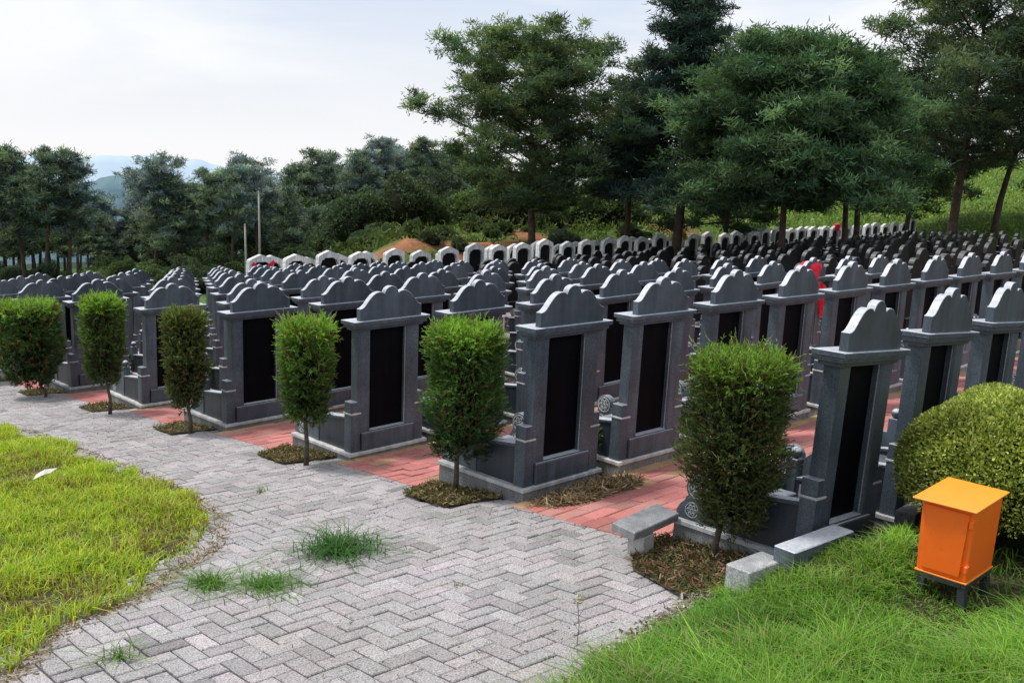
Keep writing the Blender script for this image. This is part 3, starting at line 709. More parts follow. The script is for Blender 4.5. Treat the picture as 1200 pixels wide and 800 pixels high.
for row, (u0, v0, n0) in enumerate([(28.0, 16.95, 38), (29.9, 18.6, 36)]):
    v = v0
    for n in range(n0):
        u = u0+.01*n; z = H1(v, min(u, 30.9))+.05-(.10 if row else 0)+.003*max(v-40, 0)
        loc = (v+random.uniform(-.05, .05), u+random.uniform(-.1, .1), z+random.uniform(-.05, .06)); rz = random.uniform(-.02, .02)
        if first: first = False; o = ar; o.location = loc; o.rotation_euler = (0, 0, rz)
        else: o = dup(ar, loc, rz)
        sc_ = random.uniform(.96, 1.05); o.scale = (random.uniform(.80, .86), .85, sc_*.95)
        lab = 'white stone arched tomb with black headstone, %s from left in the %s white row' % (ordn[n], 'front' if row == 0 else 'back')
        tag(o, lab, 'tomb', 'white arched tombs along the far edge'); SP[(row, n)] = (loc, sc_)
        v += (1.32 if n % 3 else 1.42)
# red ribbon cross on the leftmost
(l0, s0) = SP[(0, 0)]
rb_ = empty('red_ribbon', (l0[0], l0[1]-.0, l0[2])); tag(rb_, 'crossed red ribbon tied on the leftmost white arched tomb', 'ribbon')
for a, b_ in (((.1, 1.72), (.9, 1.1)), ((.9, 1.75), (.1, 1.2))):
    dx = b_[0]-a[0]; dz = b_[1]-a[1]; l = math.hypot(dx, dz); nx_, nz_ = -dz/l*.06, dx/l*.06
    MB().prism([(a[0]+nx_, a[1]+nz_), (b_[0]+nx_*1.2, b_[1]+nz_), (b_[0]-nx_, b_[1]-nz_), (a[0]-nx_, a[1]-nz_)], .0+.01*(a[0] > .5), .02+.01*(a[0] > .5)).build('ribbon_band', M['redcloth'], rb_)
# draped cloths
def drape(name, loc, sx, sy, sz, label, mat='redcloth', seed=1):
    n, m_ = 44, 34; vs = []
    for j in range(m_):
        t = j/(m_-1)
        for i in range(n):
            a = 2*math.pi*i/n
            k = float(vnoise(np.array([math.cos(a)*1.6+seed*7]), np.array([math.sin(a)*1.6+t*1.3]), .55, seed)[0])-.5
            k2 = float(vnoise(np.array([a*2.2]), np.array([t*1.1+seed]), .5, seed+5)[0])-.5
            fold = 1+.55*k*(.35+t)+.30*k2*t+.06*math.sin(a*11+seed+t*5)*t
            if t < .35: q = t/.35; rad = math.sin(q*math.pi/2)**.8; z = sz*(1-.22*q**2.2)+sz*.10*k
            else: q = (t-.35)/.65; rad = 1-.30*q; z = sz*(.78-.78*q*(1+.35*k))
            vs.append((sx*rad*fold*math.cos(a)+.12*sx*q*(t >= .35), sy*rad*fold*math.sin(a), z))
    fs = [(j*n+i, j*n+(i+1) % n, (j+1)*n+(i+1) % n, (j+1)*n+i) for j in range(m_-1) for i in range(n)]
    mb = MB().add(vs, fs); o = mb.build(name, M[mat], None, smooth=True); o.location = loc
    return tag(o, label, 'cloth')
T7 = (OV[2]+CP*7, OU[2], OZ[2]-.0162*7-.0176)
drape('red_cloth', (T7[0]+.56, T7[1]+.07, T7[2]+1.12), .27, .14, .46, 'bright red cloth draped over the crest of a grey tomb behind the wide juniper')
o_ = drape('red_cloth', (T7[0]+.86, T7[1]+.06, T7[2]+.70), .12, .11, .50, 'lower fold of red cloth hanging below the draped grey tomb crest', seed=3)
(l9, s9) = SP[(0, 29)]; drape('red_cloth', (l9[0]+.5, l9[1]+.0, l9[2]+1.62), .2, .15, .42, 'small red cloth tied over a white arched tomb near the thin tree trunks', seed=4)
(l8, s8) = SP[(0, 17)]
n = 900; a = RNG.random(n)*math.pi; p = np.stack([l8[0]+.5+.52*np.cos(a)*(1+RNG.normal(0, .06, n)), l8[1]+.02+RNG.normal(0, .06, n), l8[2]+1.62+.42*np.sin(a)+RNG.normal(0, .05, n)], -1)
tag(quads('flower_garland', leaf4(p, unit(RNG.normal(size=(n, 3))), .07, .06), np.array([.6, .5, .08])*RNG.normal(1, .2, (n, 1)), M['dry']), 'yellow flower garland over the top of one white arched tomb', 'garland')

# pale stone lanterns / vases in the aisles
def lantern(loc, label, s=1.):
    r = empty('stone_lantern', loc)
    MB().box(-.12, .12, -.12, .12, -.3, .45).build('pedestal', M['white'], r, .01)
    MB().box(-.16, .16, -.16, .16, .45, .52).build('shelf', M['white'], r, .01)
    MB().box(-.10, .10, -.10, .10, .52, .78).build('lamp_house', M['white'], r, .01)
    MB().prism([(-.18, .78), (.18, .78), (.10, .88), (0, .95), (-.10, .88)], -.16, .16).build('roof', M['white'], r, .005)
    r.scale = (s, s, s); return tag(r, label, 'lantern', 'pale stone lanterns between the tombs')
lantern((10.55, 10.9-.35, H1(10.55, 10.5)+.25), 'pale stone lantern in the gap left of the nearest central tomb', 1.0)
lantern((19.0, 13.2, H1(19, 13.2)), 'pale stone lantern at the end of the grey tombs, right of centre', 1.25)
lantern((19.3, 10.7, H1(19.3, 10.7)), 'pale stone lantern between grey and black tombs right of the draped cloth', 1.1)

# ------------------------------------------------------------------ kerb pieces by the nearest pit
def kerb(loc, rz, sx, sy, sz, label, mat='kerb', tilt=0, name='kerb_stone'):
    o = MB().box(-sx/2, sx/2, -sy/2, sy/2, -sz, 0).build(name, M[mat], None, .006); o.location = loc; o.rotation_euler = (tilt, 0, rz); return tag(o, label, 'kerb stone')
kerb((5.10, 2.86, -.125), -.10, .34, .17, .22, 'pale granite kerb block lying between the juniper pit and the grass')
kerb((5.50, 2.70, -.03), -.10, .62, .15, .13, 'polished grey kerb slab running up beside the base of the nearest tomb', 'granite_top')
kerb((5.33, 3.83, H1(5.24, 3.84)+.235), .06, .54, .19, .06, 'loose slanting granite slab resting on a short stub by the nearest juniper', 'light', .12)
kerb((5.24, 3.80, H1(5.24, 3.80)+.155), .05, .13, .13, .20, 'short granite stub standing under the slanting slab by the pit', 'light')
kerb((7.95, 2.62, H1(7.9, 2.5)+.22), .02, 2.8, .14, .30, 'long beige concrete kerb at the top of the grass bank', 'concrete')
for k in range(1, 6):
    kerb((OV[k]-.25, OU[k]+.27, H1(OV[k]-.25, OU[k]+.3)+.006), .55 if k == 1 else .35, .52, .05, .05, 'thin chipped kerb strip at the near edge of the %s juniper pit' % ordn[k], 'kerb')

# ------------------------------------------------------------------ orange box
ob = empty('orange_box', (5.45, 1.78, H1(5.5, 1.8)-.01), math.radians(-1)); ob.scale = (1.12, 1.06, 1.10); tag(ob, 'bright orange metal box with overhanging lid on dark iron legs beside the round bush', 'box')
def orange(name, c0, c1, rough=.42):
    m, nt, b, o = newmat(name)
    c = ramp(nt, noise(nt, 7, 6, .7), [(.35, c0), (.6, c1)])
    dirt_ = ramp(nt, noise(nt, 26, 6, .75), [(.60, (0, 0, 0)), (.74, (1, 1, 1))])
    c = mixc(nt, mixc(nt, 1., dirt_, (.45,)*3, 'MULTIPLY'), c, tuple(x*.5 for x in c0))
    nt.links.new(c, b.inputs['Base Color']); b.inputs['Roughness'].default_value = rough; bump(nt, noise(nt, 30, 4), .12, .004, b); return m
M['orange'] = orange('orange_paint', (.92, .145, .010), (.96, .165, .012)); M['orangelid'] = orange('orange_lid_paint', (.97, .31, .012), (1.0, .34, .018), .45)
# box body, slightly wider at the top; local x = along v, y = along u
bx0, bx1, by0, by1, z0, z1 = 0, .34, 0, .275, .185, .555
mb = MB(); e = .010
mb.add([(bx0+e*.4, by0+e, z0), (bx1-e, by0+e, z0), (bx1-e, by1-e*.5, z0), (bx0+e*.4, by1-e*.5, z0), (bx0, by0, z1), (bx1, by0, z1), (bx1, by1, z1), (bx0, by1, z1)], [(0,3,2,1),(4,5,6,7),(0,1,5,4),(1,2,6,5),(2,3,7,6),(3,0,4,7)])
mb.build('body', M['orange'], ob, .006)
fpn = MB(); fpn.add([(-.008, by0+.045, z0+.02), (-.008, by1-.03, z0+.02), (-.012, by1-.02, z1-.02), (-.012, by0+.025, z1-.02), (.012, by0+.045, z0+.02), (.012, by1-.03, z0+.02), (.01, by1-.02, z1-.02), (.01, by0+.025, z1-.02)], [(0,3,2,1),(4,5,6,7),(0,1,5,4),(1,2,6,5),(2,3,7,6),(3,0,4,7)])
fpn.build('front_panel', M['orange'], ob, .003)
for zz in (z0+.07, z1-.07):
    MB().box(-.018, .016, .004, .022, zz-.018, zz+.018).build('hinge', M['orange'], ob, .003)
MB().box(bx0-.005, bx1, by0+.005, by1, z0-.008, z0-.001).build('bottom_flange', M['orangelid'], ob, .001)
lid = MB(); lid.add([(-.042, -.018, z1+.004), (bx1+.028, -.02, z1+.02), (bx1+.028, by1+.03, z1+.02), (-.055, by1+.03, z1+.004), (-.042, -.018, z1+.012), (bx1+.028, -.02, z1+.028), (bx1+.028, by1+.03, z1+.028), (-.055, by1+.03, z1+.012)], [(0,3,2,1),(4,5,6,7),(0,1,5,4),(1,2,6,5),(2,3,7,6),(3,0,4,7)])
lid.build('lid', M['orangelid'], ob, .002)
for x_, y_ in ((.02, .03), (.02, .235), (.30, .03), (.30, .235)):
    sx_ = -.012 if x_ < .1 else .012; sy_ = -.02 if y_ < .1 else .02; a_ = .02
    mb = MB(); mb.add([(x_+sx_-a_, y_+sy_-a_, -.05), (x_+sx_+a_, y_+sy_-a_, -.05), (x_+sx_+a_, y_+sy_+a_, -.05), (x_+sx_-a_, y_+sy_+a_, -.05), (x_-a_, y_-a_, z0-.035), (x_+a_, y_-a_, z0-.035), (x_+a_, y_+a_, z0-.035), (x_-a_, y_+a_, z0-.035)], [(0,3,2,1),(4,5,6,7),(0,1,5,4),(1,2,6,5),(2,3,7,6),(3,0,4,7)])
    mb.build('leg', M['darkiron'], ob, .002)
mb = MB().box(-.004, .33, .006, .03, z0-.034, z0-.010); mb.box(-.004, .33, .245, .269, z0-.034, z0-.010); mb.box(-.004, .02, .032, .243, z0-.034, z0-.010); mb.box(.306, .33, .032, .243, z0-.034, z0-.010)
mb.build('stand_frame', M['darkiron'], ob, .001)
o = MB().box(0, .62, 0, .45, -.1, .035).build('concrete_slab', M['concrete'], None, .012); o.location = (5.52, 1.68, H1(5.5, 1.8)-.03); o.rotation_euler = (0, 0, .12); tag(o, 'dusty concrete slab on the ground under the orange box', 'slab')

# ------------------------------------------------------------------ clipped shrubs
def shrub_mesh(root, w, zb, zt, xoff, n_spray, leaf_n, top_c, mid_c, low_c, sq=3.2, taper=.25, ll=.030, lw=.008, seed=0, stray=40, cap_top=.12):
    h = zt-zb
    # surface samples of a rounded box that narrows downward
    a = RNG.random(n_spray)*2*np.pi; t = RNG.random(n_spray)**.85
    topm = RNG.random(n_spray) < .22; 
    rad = np.where(topm, np.sqrt(RNG.random(n_spray)), 1-.38*RNG.random(n_spray)**2.2)
    ca, sa = np.cos(a), np.sin(a); box = (np.abs(ca)**sq+np.abs(sa)**sq)**(-1/sq)
    t = np.where(topm, 1-.05*RNG.random(n_spray), t)
    prof = np.where(t > .45, 1-.03*((t-.45)/.55)**3, 1-taper*((.45-t)/.45)**1.3)
    prof = prof*(1+.28*(vnoise(a*2.2+seed*3, t*5, 1, seed)-.5)*2*(1-t**4))
    r = w/2*box*prof*rad
    p = np.stack([xoff[0]+r*ca, xoff[1]+r*sa, zb+h*t+.025*RNG.normal(size=n_spray)], -1)
    out = np.stack([ca, sa, np.zeros(n_spray)], -1)
    d = unit(out*(.85*(1-topm))[:, None]+np.array([0, 0, 1.])*np.where(topm, .9, .5)[:, None]+RNG.normal(0, .38, (n_spray, 3)))
    tn = t+RNG.normal(0, .05, n_spray)
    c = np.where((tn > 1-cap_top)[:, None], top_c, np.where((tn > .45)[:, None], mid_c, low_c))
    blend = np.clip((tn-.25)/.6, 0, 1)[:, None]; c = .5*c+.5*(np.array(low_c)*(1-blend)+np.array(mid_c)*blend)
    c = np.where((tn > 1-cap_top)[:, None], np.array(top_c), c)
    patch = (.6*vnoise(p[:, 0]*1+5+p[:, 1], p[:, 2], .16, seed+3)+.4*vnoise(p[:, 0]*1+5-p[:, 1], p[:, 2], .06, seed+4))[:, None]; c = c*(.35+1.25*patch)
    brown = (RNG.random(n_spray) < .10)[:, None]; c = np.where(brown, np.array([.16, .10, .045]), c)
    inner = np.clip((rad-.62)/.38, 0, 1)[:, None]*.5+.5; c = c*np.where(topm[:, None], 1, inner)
    sl = (.055+.06*RNG.random(n_spray))*np.where(tn > 1-cap_top, 1.25, 1)
    P = []; Cc = []
    for i in range(leaf_n):
        q = i/leaf_n; base = p+d*(sl*q)[:, None]; ld = unit(d+RNG.normal(0, .50, (n_spray, 3)))
        P.append(leaf4(base, ld, ll*(.7+.6*RNG.random(n_spray)), lw*(.7+.6*RNG.random(n_spray)))); Cc.append(c*(.75+.4*q)*RNG.normal(1, .12, (n_spray, 1)))
    if stray:
        sp = RNG.integers(0, n_spray, stray); sel = tn[sp] > .35; sp = sp[sel]; m_ = len(sp)
        sd = unit(out[sp]*.6+np.array([0, 0, 1.])+RNG.normal(0, .35, (m_, 3))); Ls = .12+.12*RNG.random(m_)
        for i in range(7):
            base = p[sp]+sd*(Ls*i/7)[:, None]; P.append(leaf4(base, unit(sd+RNG.normal(0, .25, (m_, 3))), .05, .006)); Cc.append(np.tile(np.array([.30, .33, .14]), (m_, 1))*RNG.normal(1, .15, (m_, 1)))
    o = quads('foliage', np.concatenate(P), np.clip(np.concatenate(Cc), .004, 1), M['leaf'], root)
    # solid near-black core painted as the shade inside the foliage
    nb = 9; mb = MB(); cx_, cy_ = xoff
    vs = []
    for j in range(nb+1):
        tt = j/nb; pr = (1-.12*tt**3) if tt > .45 else 1-taper*((.45-tt)/.45)**1.7
        for i in range(12):
            aa = 2*math.pi*i/12; bb = (abs(math.cos(aa))**sq+abs(math.sin(aa))**sq)**(-1/sq); rr = w/2*.60*pr*bb*(1 if 0 < j < nb else .3)*random.uniform(.85, 1.1)
            vs.append((cx_+rr*math.cos(aa), cy_+rr*math.sin(aa), zb+h*(.07+.84*tt)))
    fs = [(j*12+i, j*12+(i+1) % 12, (j+1)*12+(i+1) % 12, (j+1)*12+i) for j in range(nb) for i in range(12)]+[tuple(range(11, -1, -1)), tuple(range(nb*12, nb*12+12))]
    MB().add(vs, fs).build('dark_core', M['core'], root)
def juniper(x, y, w, zb, zt, xo, label, **kw):
    r = empty('clipped_juniper', (x, y, H1(x, y)), 0); tag(r, label, 'shrub', 'clipped junipers along the path')
    rt_ = np.array([.699, -.714])*xo
    shrub_mesh(r, w, zb, zt, rt_, **kw)
    mb = MB(); mb.tube([(0, 0, -.05), (.01, .0, zb*.5), (rt_[0]*.3-.01, rt_[1]*.3, zb), (rt_[0], rt_[1], zb+(zt-zb)*.75)], [.028, .022, .019, .008], 8)
    for i in range(9):
        z = zb-.02+i*.05; a = i*2.4; q = min(1, z/zt)
        mb.tube([(rt_[0]*.3*q, rt_[1]*.3*q, z), (rt_[0]*.5+.12*math.cos(a), rt_[1]*.5+.12*math.sin(a), z+.10), (rt_[0]+.2*math.cos(a), rt_[1]+.2*math.sin(a), z+.24)], [.009, .006, .003], 5)
    mb.build('trunk', M['barkgrey'], r, smooth=True); return r
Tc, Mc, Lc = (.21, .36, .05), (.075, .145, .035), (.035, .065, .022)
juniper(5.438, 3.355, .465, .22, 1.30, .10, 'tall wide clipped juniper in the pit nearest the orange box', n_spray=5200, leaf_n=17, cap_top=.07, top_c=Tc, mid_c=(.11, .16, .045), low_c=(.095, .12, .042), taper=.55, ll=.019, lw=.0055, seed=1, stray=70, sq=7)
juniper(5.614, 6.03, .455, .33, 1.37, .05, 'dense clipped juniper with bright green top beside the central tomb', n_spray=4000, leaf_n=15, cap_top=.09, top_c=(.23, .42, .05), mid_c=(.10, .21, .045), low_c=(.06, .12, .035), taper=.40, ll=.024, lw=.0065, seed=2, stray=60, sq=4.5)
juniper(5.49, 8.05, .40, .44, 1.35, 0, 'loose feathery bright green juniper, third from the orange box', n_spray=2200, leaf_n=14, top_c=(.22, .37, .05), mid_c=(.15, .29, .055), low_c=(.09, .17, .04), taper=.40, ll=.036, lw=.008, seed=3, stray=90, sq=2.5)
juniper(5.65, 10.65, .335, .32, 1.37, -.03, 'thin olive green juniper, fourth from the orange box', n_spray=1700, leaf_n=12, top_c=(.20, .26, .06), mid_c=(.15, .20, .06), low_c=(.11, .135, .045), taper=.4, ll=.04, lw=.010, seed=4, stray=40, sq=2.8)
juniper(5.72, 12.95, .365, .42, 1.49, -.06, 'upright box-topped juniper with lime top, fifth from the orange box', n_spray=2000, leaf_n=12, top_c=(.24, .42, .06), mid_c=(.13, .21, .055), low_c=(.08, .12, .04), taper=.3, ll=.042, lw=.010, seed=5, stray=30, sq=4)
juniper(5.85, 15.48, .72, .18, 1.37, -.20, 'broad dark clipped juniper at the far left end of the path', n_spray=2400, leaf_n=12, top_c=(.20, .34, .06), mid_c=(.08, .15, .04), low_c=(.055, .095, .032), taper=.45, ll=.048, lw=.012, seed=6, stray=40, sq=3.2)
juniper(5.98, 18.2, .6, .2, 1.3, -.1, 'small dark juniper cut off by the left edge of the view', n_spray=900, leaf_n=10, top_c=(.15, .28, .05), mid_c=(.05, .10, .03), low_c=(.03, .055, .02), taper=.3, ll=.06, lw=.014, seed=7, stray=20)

def round_bush(name, x, y, rx_, ry_, hz_, n, label, cols, ll=.02, lw=.012, cat='bush', group=None, z0=0, core=True, zbase=.0, lumps=.08):
    r = empty(name, (x, y, H1(x, y)+z0)); tag(r, label, cat, group)
    d = unit(RNG.normal(size=(n, 3))); d[:, 2] = np.where(d[:, 2] < -.2, -d[:, 2], d[:, 2])
    sh = 1-.22*RNG.random(n)**2
    lum = 1+lumps*(vnoise(d[:, 0]*3+x, d[:, 1]*3+d[:, 2]*2+y, 1, 5)-.5)*2
    se = (np.abs(d)**2.6).sum(1)**(-1/2.6)
    p = d*(sh*lum*se)[:, None]*np.array([rx_, ry_, hz_*.62])+np.array([0, 0, hz_*.38+zbase])
    ld = unit(d*.8+RNG.normal(0, .6, (n, 3))+np.array([0, 0, .25]))
    pal = np.array(cols); ci = RNG.integers(0, len(pal), n); pt = vnoise(p[:, 0]*1+9, p[:, 1]+p[:, 2]*1.3, rx_*.25, 8)
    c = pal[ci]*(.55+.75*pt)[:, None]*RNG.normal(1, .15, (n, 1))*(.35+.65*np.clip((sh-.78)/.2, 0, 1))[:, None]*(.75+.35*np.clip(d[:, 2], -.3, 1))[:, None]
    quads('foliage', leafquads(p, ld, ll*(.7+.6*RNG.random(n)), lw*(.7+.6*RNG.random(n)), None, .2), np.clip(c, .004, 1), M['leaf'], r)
    if core:
        mb = MB().ball((0, 0, 0), 1, 16, 10); mb.v = [(a*rx_*.80, b*ry_*.80, max(c_*hz_*.50, -hz_*.33)+hz_*.38+zbase) for a, b, c_ in mb.v]; mb.build('dark_core', M['core'], r)  # dark solid hull, its colour stands for shade inside the bush
    mb = MB()
    for i in range(4):
        a = i*1.7; mb.tube([(.03*math.cos(a), .03*math.sin(a), -.05), (rx_*.25*math.cos(a), ry_*.25*math.sin(a), hz_*.3), (rx_*.5*math.cos(a), ry_*.5*math.sin(a), hz_*.6)], [.02*hz_+.005, .014*hz_+.004, .006*hz_+.002], 5)
    mb.build('stems', M['barkgrey'], r)
    return r
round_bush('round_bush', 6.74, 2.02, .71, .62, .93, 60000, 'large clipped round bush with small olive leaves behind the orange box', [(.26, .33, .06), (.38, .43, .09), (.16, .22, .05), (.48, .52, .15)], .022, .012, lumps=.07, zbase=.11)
# little plants inside plots
for (x, y, z, lb) in [(6.38, 3.62, -.12, 'small leafy plant in the planter of the nearest tomb'), (7.00, 5.75, -.30, 'dark ivy-like plant in the gap right of the central tomb'), (7.05, 8.75, -.42, 'straggly green plant behind the second central tomb'), (7.3, 11.0, -.7, 'low evergreen plant in the gap behind the fourth juniper'),
                     (7.4, 13.4, -1.0, 'low evergreen plant in the gap behind the fifth juniper'), (8.3, 6.2, -.3, 'dark green plant between the second and third tomb of central row'), (10.9, 5.7, -.35, 'green plant among tombs right of the wide juniper'), (8.45, 3.9, -.25, 'green plant at the foot of the second nearest tomb'), (7.5, 16.2, -1.35, 'small evergreen between the far left tombs')]:
    round_bush('grave_plant', x, y, .16, .16, .42, 900, lb, [(.10, .19, .04), (.16, .26, .07), (.06, .11, .03)], .045, .014, cat='plant', z0=.05, core=False)

# ------------------------------------------------------------------ trees
def tree_geo(name, H, R, cb, nl, ncl, nn_, nl_len, nw, pal, style, seed, lean=0., pad=.16, dens=1., root=None, csize=.42):
    rg = random.Random(seed); tb = MB()
    npt = 9; pts = []
    bx_ = rg.uniform(-1, 1)*lean; by_ = rg.uniform(-1, 1)*lean
    for i in range(npt):
        t = i/(npt-1); pts.append(Vector((bx_*t*t*H*.12+math.sin(t*5+seed)*.012*H, by_*t*t*H*.12+math.cos(t*4+seed)*.012*H, H*.90*t-.3)))
    r0 = .0165*H+.02
    tb.tube(pts, [r0*(1-.86*i/(npt-1))*(1.25 if i == 0 else 1) for i in range(npt)], 8)
    def trunk(t): 
        f = t*(npt-1); i = min(int(f), npt-2); return pts[i].lerp(pts[i+1], f-i)
    centers = []; sizes = []; br_ = []
    for i in range(nl):
        t = cb+(1-cb)*((i+rg.random()*.8)/nl); q = (t-cb)/(1-cb); az = i*2.399+rg.uniform(-.5, .5)
        if style == 'pine': prof = (.45+.62*math.sin(min(1, q*.80+.16)*math.pi))*(.45+.62*rg.random())
        elif style == 'flat': prof = (.45+.55*math.sin(q*math.pi*.85))*(.6+.5*rg.random())
        elif style == 'cone': prof = ((1-q)**.72*.95+.08)*(.75+.35*rg.random())
        elif style == 'dome': prof = (math.sqrt(max(0, 1-(q*.97)**2.2))*.9+.1)*(.78+.3*rg.random())
        Lb = R*prof; el = {'pine': .12+.55*q, 'flat': .18+.4*q, 'cone': -.05+.9*q, 'dome': .0+.8*q}[style]+rg.uniform(-.12, .12)
        p0 = trunk(t); dr = Vector((math.cos(az), math.sin(az), math.tan(el)*.8)).normalized(); pp = [p0]
        side = Vector((-dr.y, dr.x, 0)).normalized(); bend = rg.uniform(-.15, .15)
        for j in range(1, 5):
            s = j/4; pp.append(p0+dr*Lb*s+side*bend*Lb*s*s+Vector((0, 0, (.10*Lb*s*s if style in ('pine', 'flat') else -.06*Lb*s*s))))
        br = r0*(.38-.22*q)*min(1, Lb/R+.25); tb.tube(pp, [br, br*.75, br*.55, br*.35, br*.15], 5)
        m_ = max(3, int(ncl*prof*dens)); wdt = Lb*.30
        nf_ = 2+int(4.2*prof+rg.random()) if style != 'cone' else 99
        foci = []
        for q_ in range(min(nf_, 12)):
            s = (1.0 if q_ == 0 else 1-.62*rg.random()); f = s*4; a = min(int(f), 3); pc = pp[a].lerp(pp[a+1], f-a)
            off = side*rg.uniform(-1, 1)*wdt*(1.2-s*.6)+Vector((0, 0, rg.uniform(-.05, .35)*csize)); foci.append((pc, pc+off))
        fb = [rg.uniform(.5, 1.35) for _ in foci]
        for c in range(m_):
            pc, fo = foci[c % len(foci)]; sg = csize*(.66 if style != 'cone' else .7)
            cpt = fo+Vector((rg.gauss(0, sg), rg.gauss(0, sg), rg.gauss(0, sg*(.30 if style == 'cone' else .50))))
            centers.append(cpt); sizes.append(csize*rg.uniform(.5, .95)); br_.append(fb[c % len(foci)])
            if c < len(foci): tb.tube([pc, (pc+fo)/2+Vector((0, 0, -.05)), fo], [br*.3+.006, br*.2+.005, .004], 4)
    topc = [trunk(1)+Vector((rg.gauss(0, .2), rg.gauss(0, .2), rg.uniform(-.5, .5)))*min(1, H/8) for _ in range(max(4, ncl//2))]
    centers += topc; sizes += [csize*.8]*len(topc); br_ += [1.1]*len(topc)
    cen = np.array([tuple(c) for c in centers]); sz = np.array(sizes); nc = len(cen)
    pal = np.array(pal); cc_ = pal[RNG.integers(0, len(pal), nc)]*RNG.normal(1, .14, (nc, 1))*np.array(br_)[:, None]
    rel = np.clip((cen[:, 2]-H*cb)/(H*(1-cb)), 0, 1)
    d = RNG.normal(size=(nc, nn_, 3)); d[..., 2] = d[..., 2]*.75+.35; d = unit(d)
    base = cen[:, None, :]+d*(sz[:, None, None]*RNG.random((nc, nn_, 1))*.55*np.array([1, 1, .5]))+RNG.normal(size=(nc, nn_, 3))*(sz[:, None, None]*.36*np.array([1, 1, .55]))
    col = cc_[:, None, :]*(.78+.55*np.clip((base[..., 2:]-cen[:, None, 2:])/sz[:, None, None]+.3, -.6, 1))*RNG.normal(1, .12, (nc, nn_, 1))  # lit top and shaded underside of each clump put into needle colour
    base = base.reshape(-1, 3); d = d.reshape(-1, 3); col = np.clip(col.reshape(-1, 3), .004, 1); N = len(base)
    P = leaf4(base, d, nl_len*(.7+.6*RNG.random(N)), nw*(.7+.6*RNG.random(N)))
    r = root or empty(name)
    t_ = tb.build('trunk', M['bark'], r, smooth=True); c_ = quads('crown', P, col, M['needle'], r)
    return r
DP = [(0.06, 0.122, 0.071), (0.084, 0.157, 0.081), (0.12, 0.195, 0.091), (0.055, 0.098, 0.071)]
GP = [(0.062, 0.12, 0.059), (0.099, 0.157, 0.067), (0.051, 0.09, 0.054), (0.125, 0.172, 0.074)]
def big(name, x, y, label, **kw):
    r = tree_geo(name, **kw); r.location = (x, y, H1(x, y)); kids_ = None
    return tag(r, label, 'tree')
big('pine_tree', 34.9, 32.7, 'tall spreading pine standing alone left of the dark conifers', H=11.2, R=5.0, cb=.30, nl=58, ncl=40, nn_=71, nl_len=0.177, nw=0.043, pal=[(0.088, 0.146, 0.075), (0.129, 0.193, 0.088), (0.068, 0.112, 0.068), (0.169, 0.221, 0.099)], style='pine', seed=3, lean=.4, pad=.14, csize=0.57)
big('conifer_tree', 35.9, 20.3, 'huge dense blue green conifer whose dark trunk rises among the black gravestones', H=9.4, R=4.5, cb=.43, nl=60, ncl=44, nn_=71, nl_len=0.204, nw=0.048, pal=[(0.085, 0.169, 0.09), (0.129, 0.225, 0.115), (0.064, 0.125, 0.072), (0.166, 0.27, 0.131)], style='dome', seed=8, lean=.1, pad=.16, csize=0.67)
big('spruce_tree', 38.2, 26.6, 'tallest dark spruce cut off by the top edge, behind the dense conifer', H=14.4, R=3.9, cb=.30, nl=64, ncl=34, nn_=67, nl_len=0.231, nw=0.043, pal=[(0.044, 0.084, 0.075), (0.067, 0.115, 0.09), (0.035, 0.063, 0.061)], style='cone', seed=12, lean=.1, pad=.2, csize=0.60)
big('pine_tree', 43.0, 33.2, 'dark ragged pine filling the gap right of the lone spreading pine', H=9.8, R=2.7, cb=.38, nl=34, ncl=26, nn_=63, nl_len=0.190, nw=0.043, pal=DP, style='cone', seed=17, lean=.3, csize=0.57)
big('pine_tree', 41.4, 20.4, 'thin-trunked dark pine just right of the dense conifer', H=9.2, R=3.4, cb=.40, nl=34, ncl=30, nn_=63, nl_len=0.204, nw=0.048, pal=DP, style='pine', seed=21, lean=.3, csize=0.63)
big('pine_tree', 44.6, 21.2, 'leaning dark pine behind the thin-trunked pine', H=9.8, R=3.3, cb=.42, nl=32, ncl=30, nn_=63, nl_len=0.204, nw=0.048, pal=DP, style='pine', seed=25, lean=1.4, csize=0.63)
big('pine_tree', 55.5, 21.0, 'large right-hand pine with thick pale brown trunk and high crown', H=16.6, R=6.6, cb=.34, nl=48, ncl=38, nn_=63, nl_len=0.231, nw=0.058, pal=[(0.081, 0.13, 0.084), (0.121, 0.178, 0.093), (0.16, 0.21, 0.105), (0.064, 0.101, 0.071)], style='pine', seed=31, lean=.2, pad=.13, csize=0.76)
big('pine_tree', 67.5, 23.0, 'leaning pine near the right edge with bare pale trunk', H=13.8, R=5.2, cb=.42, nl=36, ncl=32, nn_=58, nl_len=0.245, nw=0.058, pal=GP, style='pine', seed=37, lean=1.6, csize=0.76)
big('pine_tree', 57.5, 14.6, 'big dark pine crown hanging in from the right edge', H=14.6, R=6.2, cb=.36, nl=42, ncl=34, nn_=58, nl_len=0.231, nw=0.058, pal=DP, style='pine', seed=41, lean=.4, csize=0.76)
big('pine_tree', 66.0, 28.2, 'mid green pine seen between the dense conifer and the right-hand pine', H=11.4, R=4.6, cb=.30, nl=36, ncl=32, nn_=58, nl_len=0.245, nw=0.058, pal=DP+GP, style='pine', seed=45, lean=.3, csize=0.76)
big('pine_tree', 47.5, 30.0, 'slim dark pine tucked behind the tall spruce', H=9.5, R=3.2, cb=.3, nl=30, ncl=26, nn_=58, nl_len=0.217, nw=0.048, pal=DP, style='cone', seed=49, lean=.3, csize=0.63)

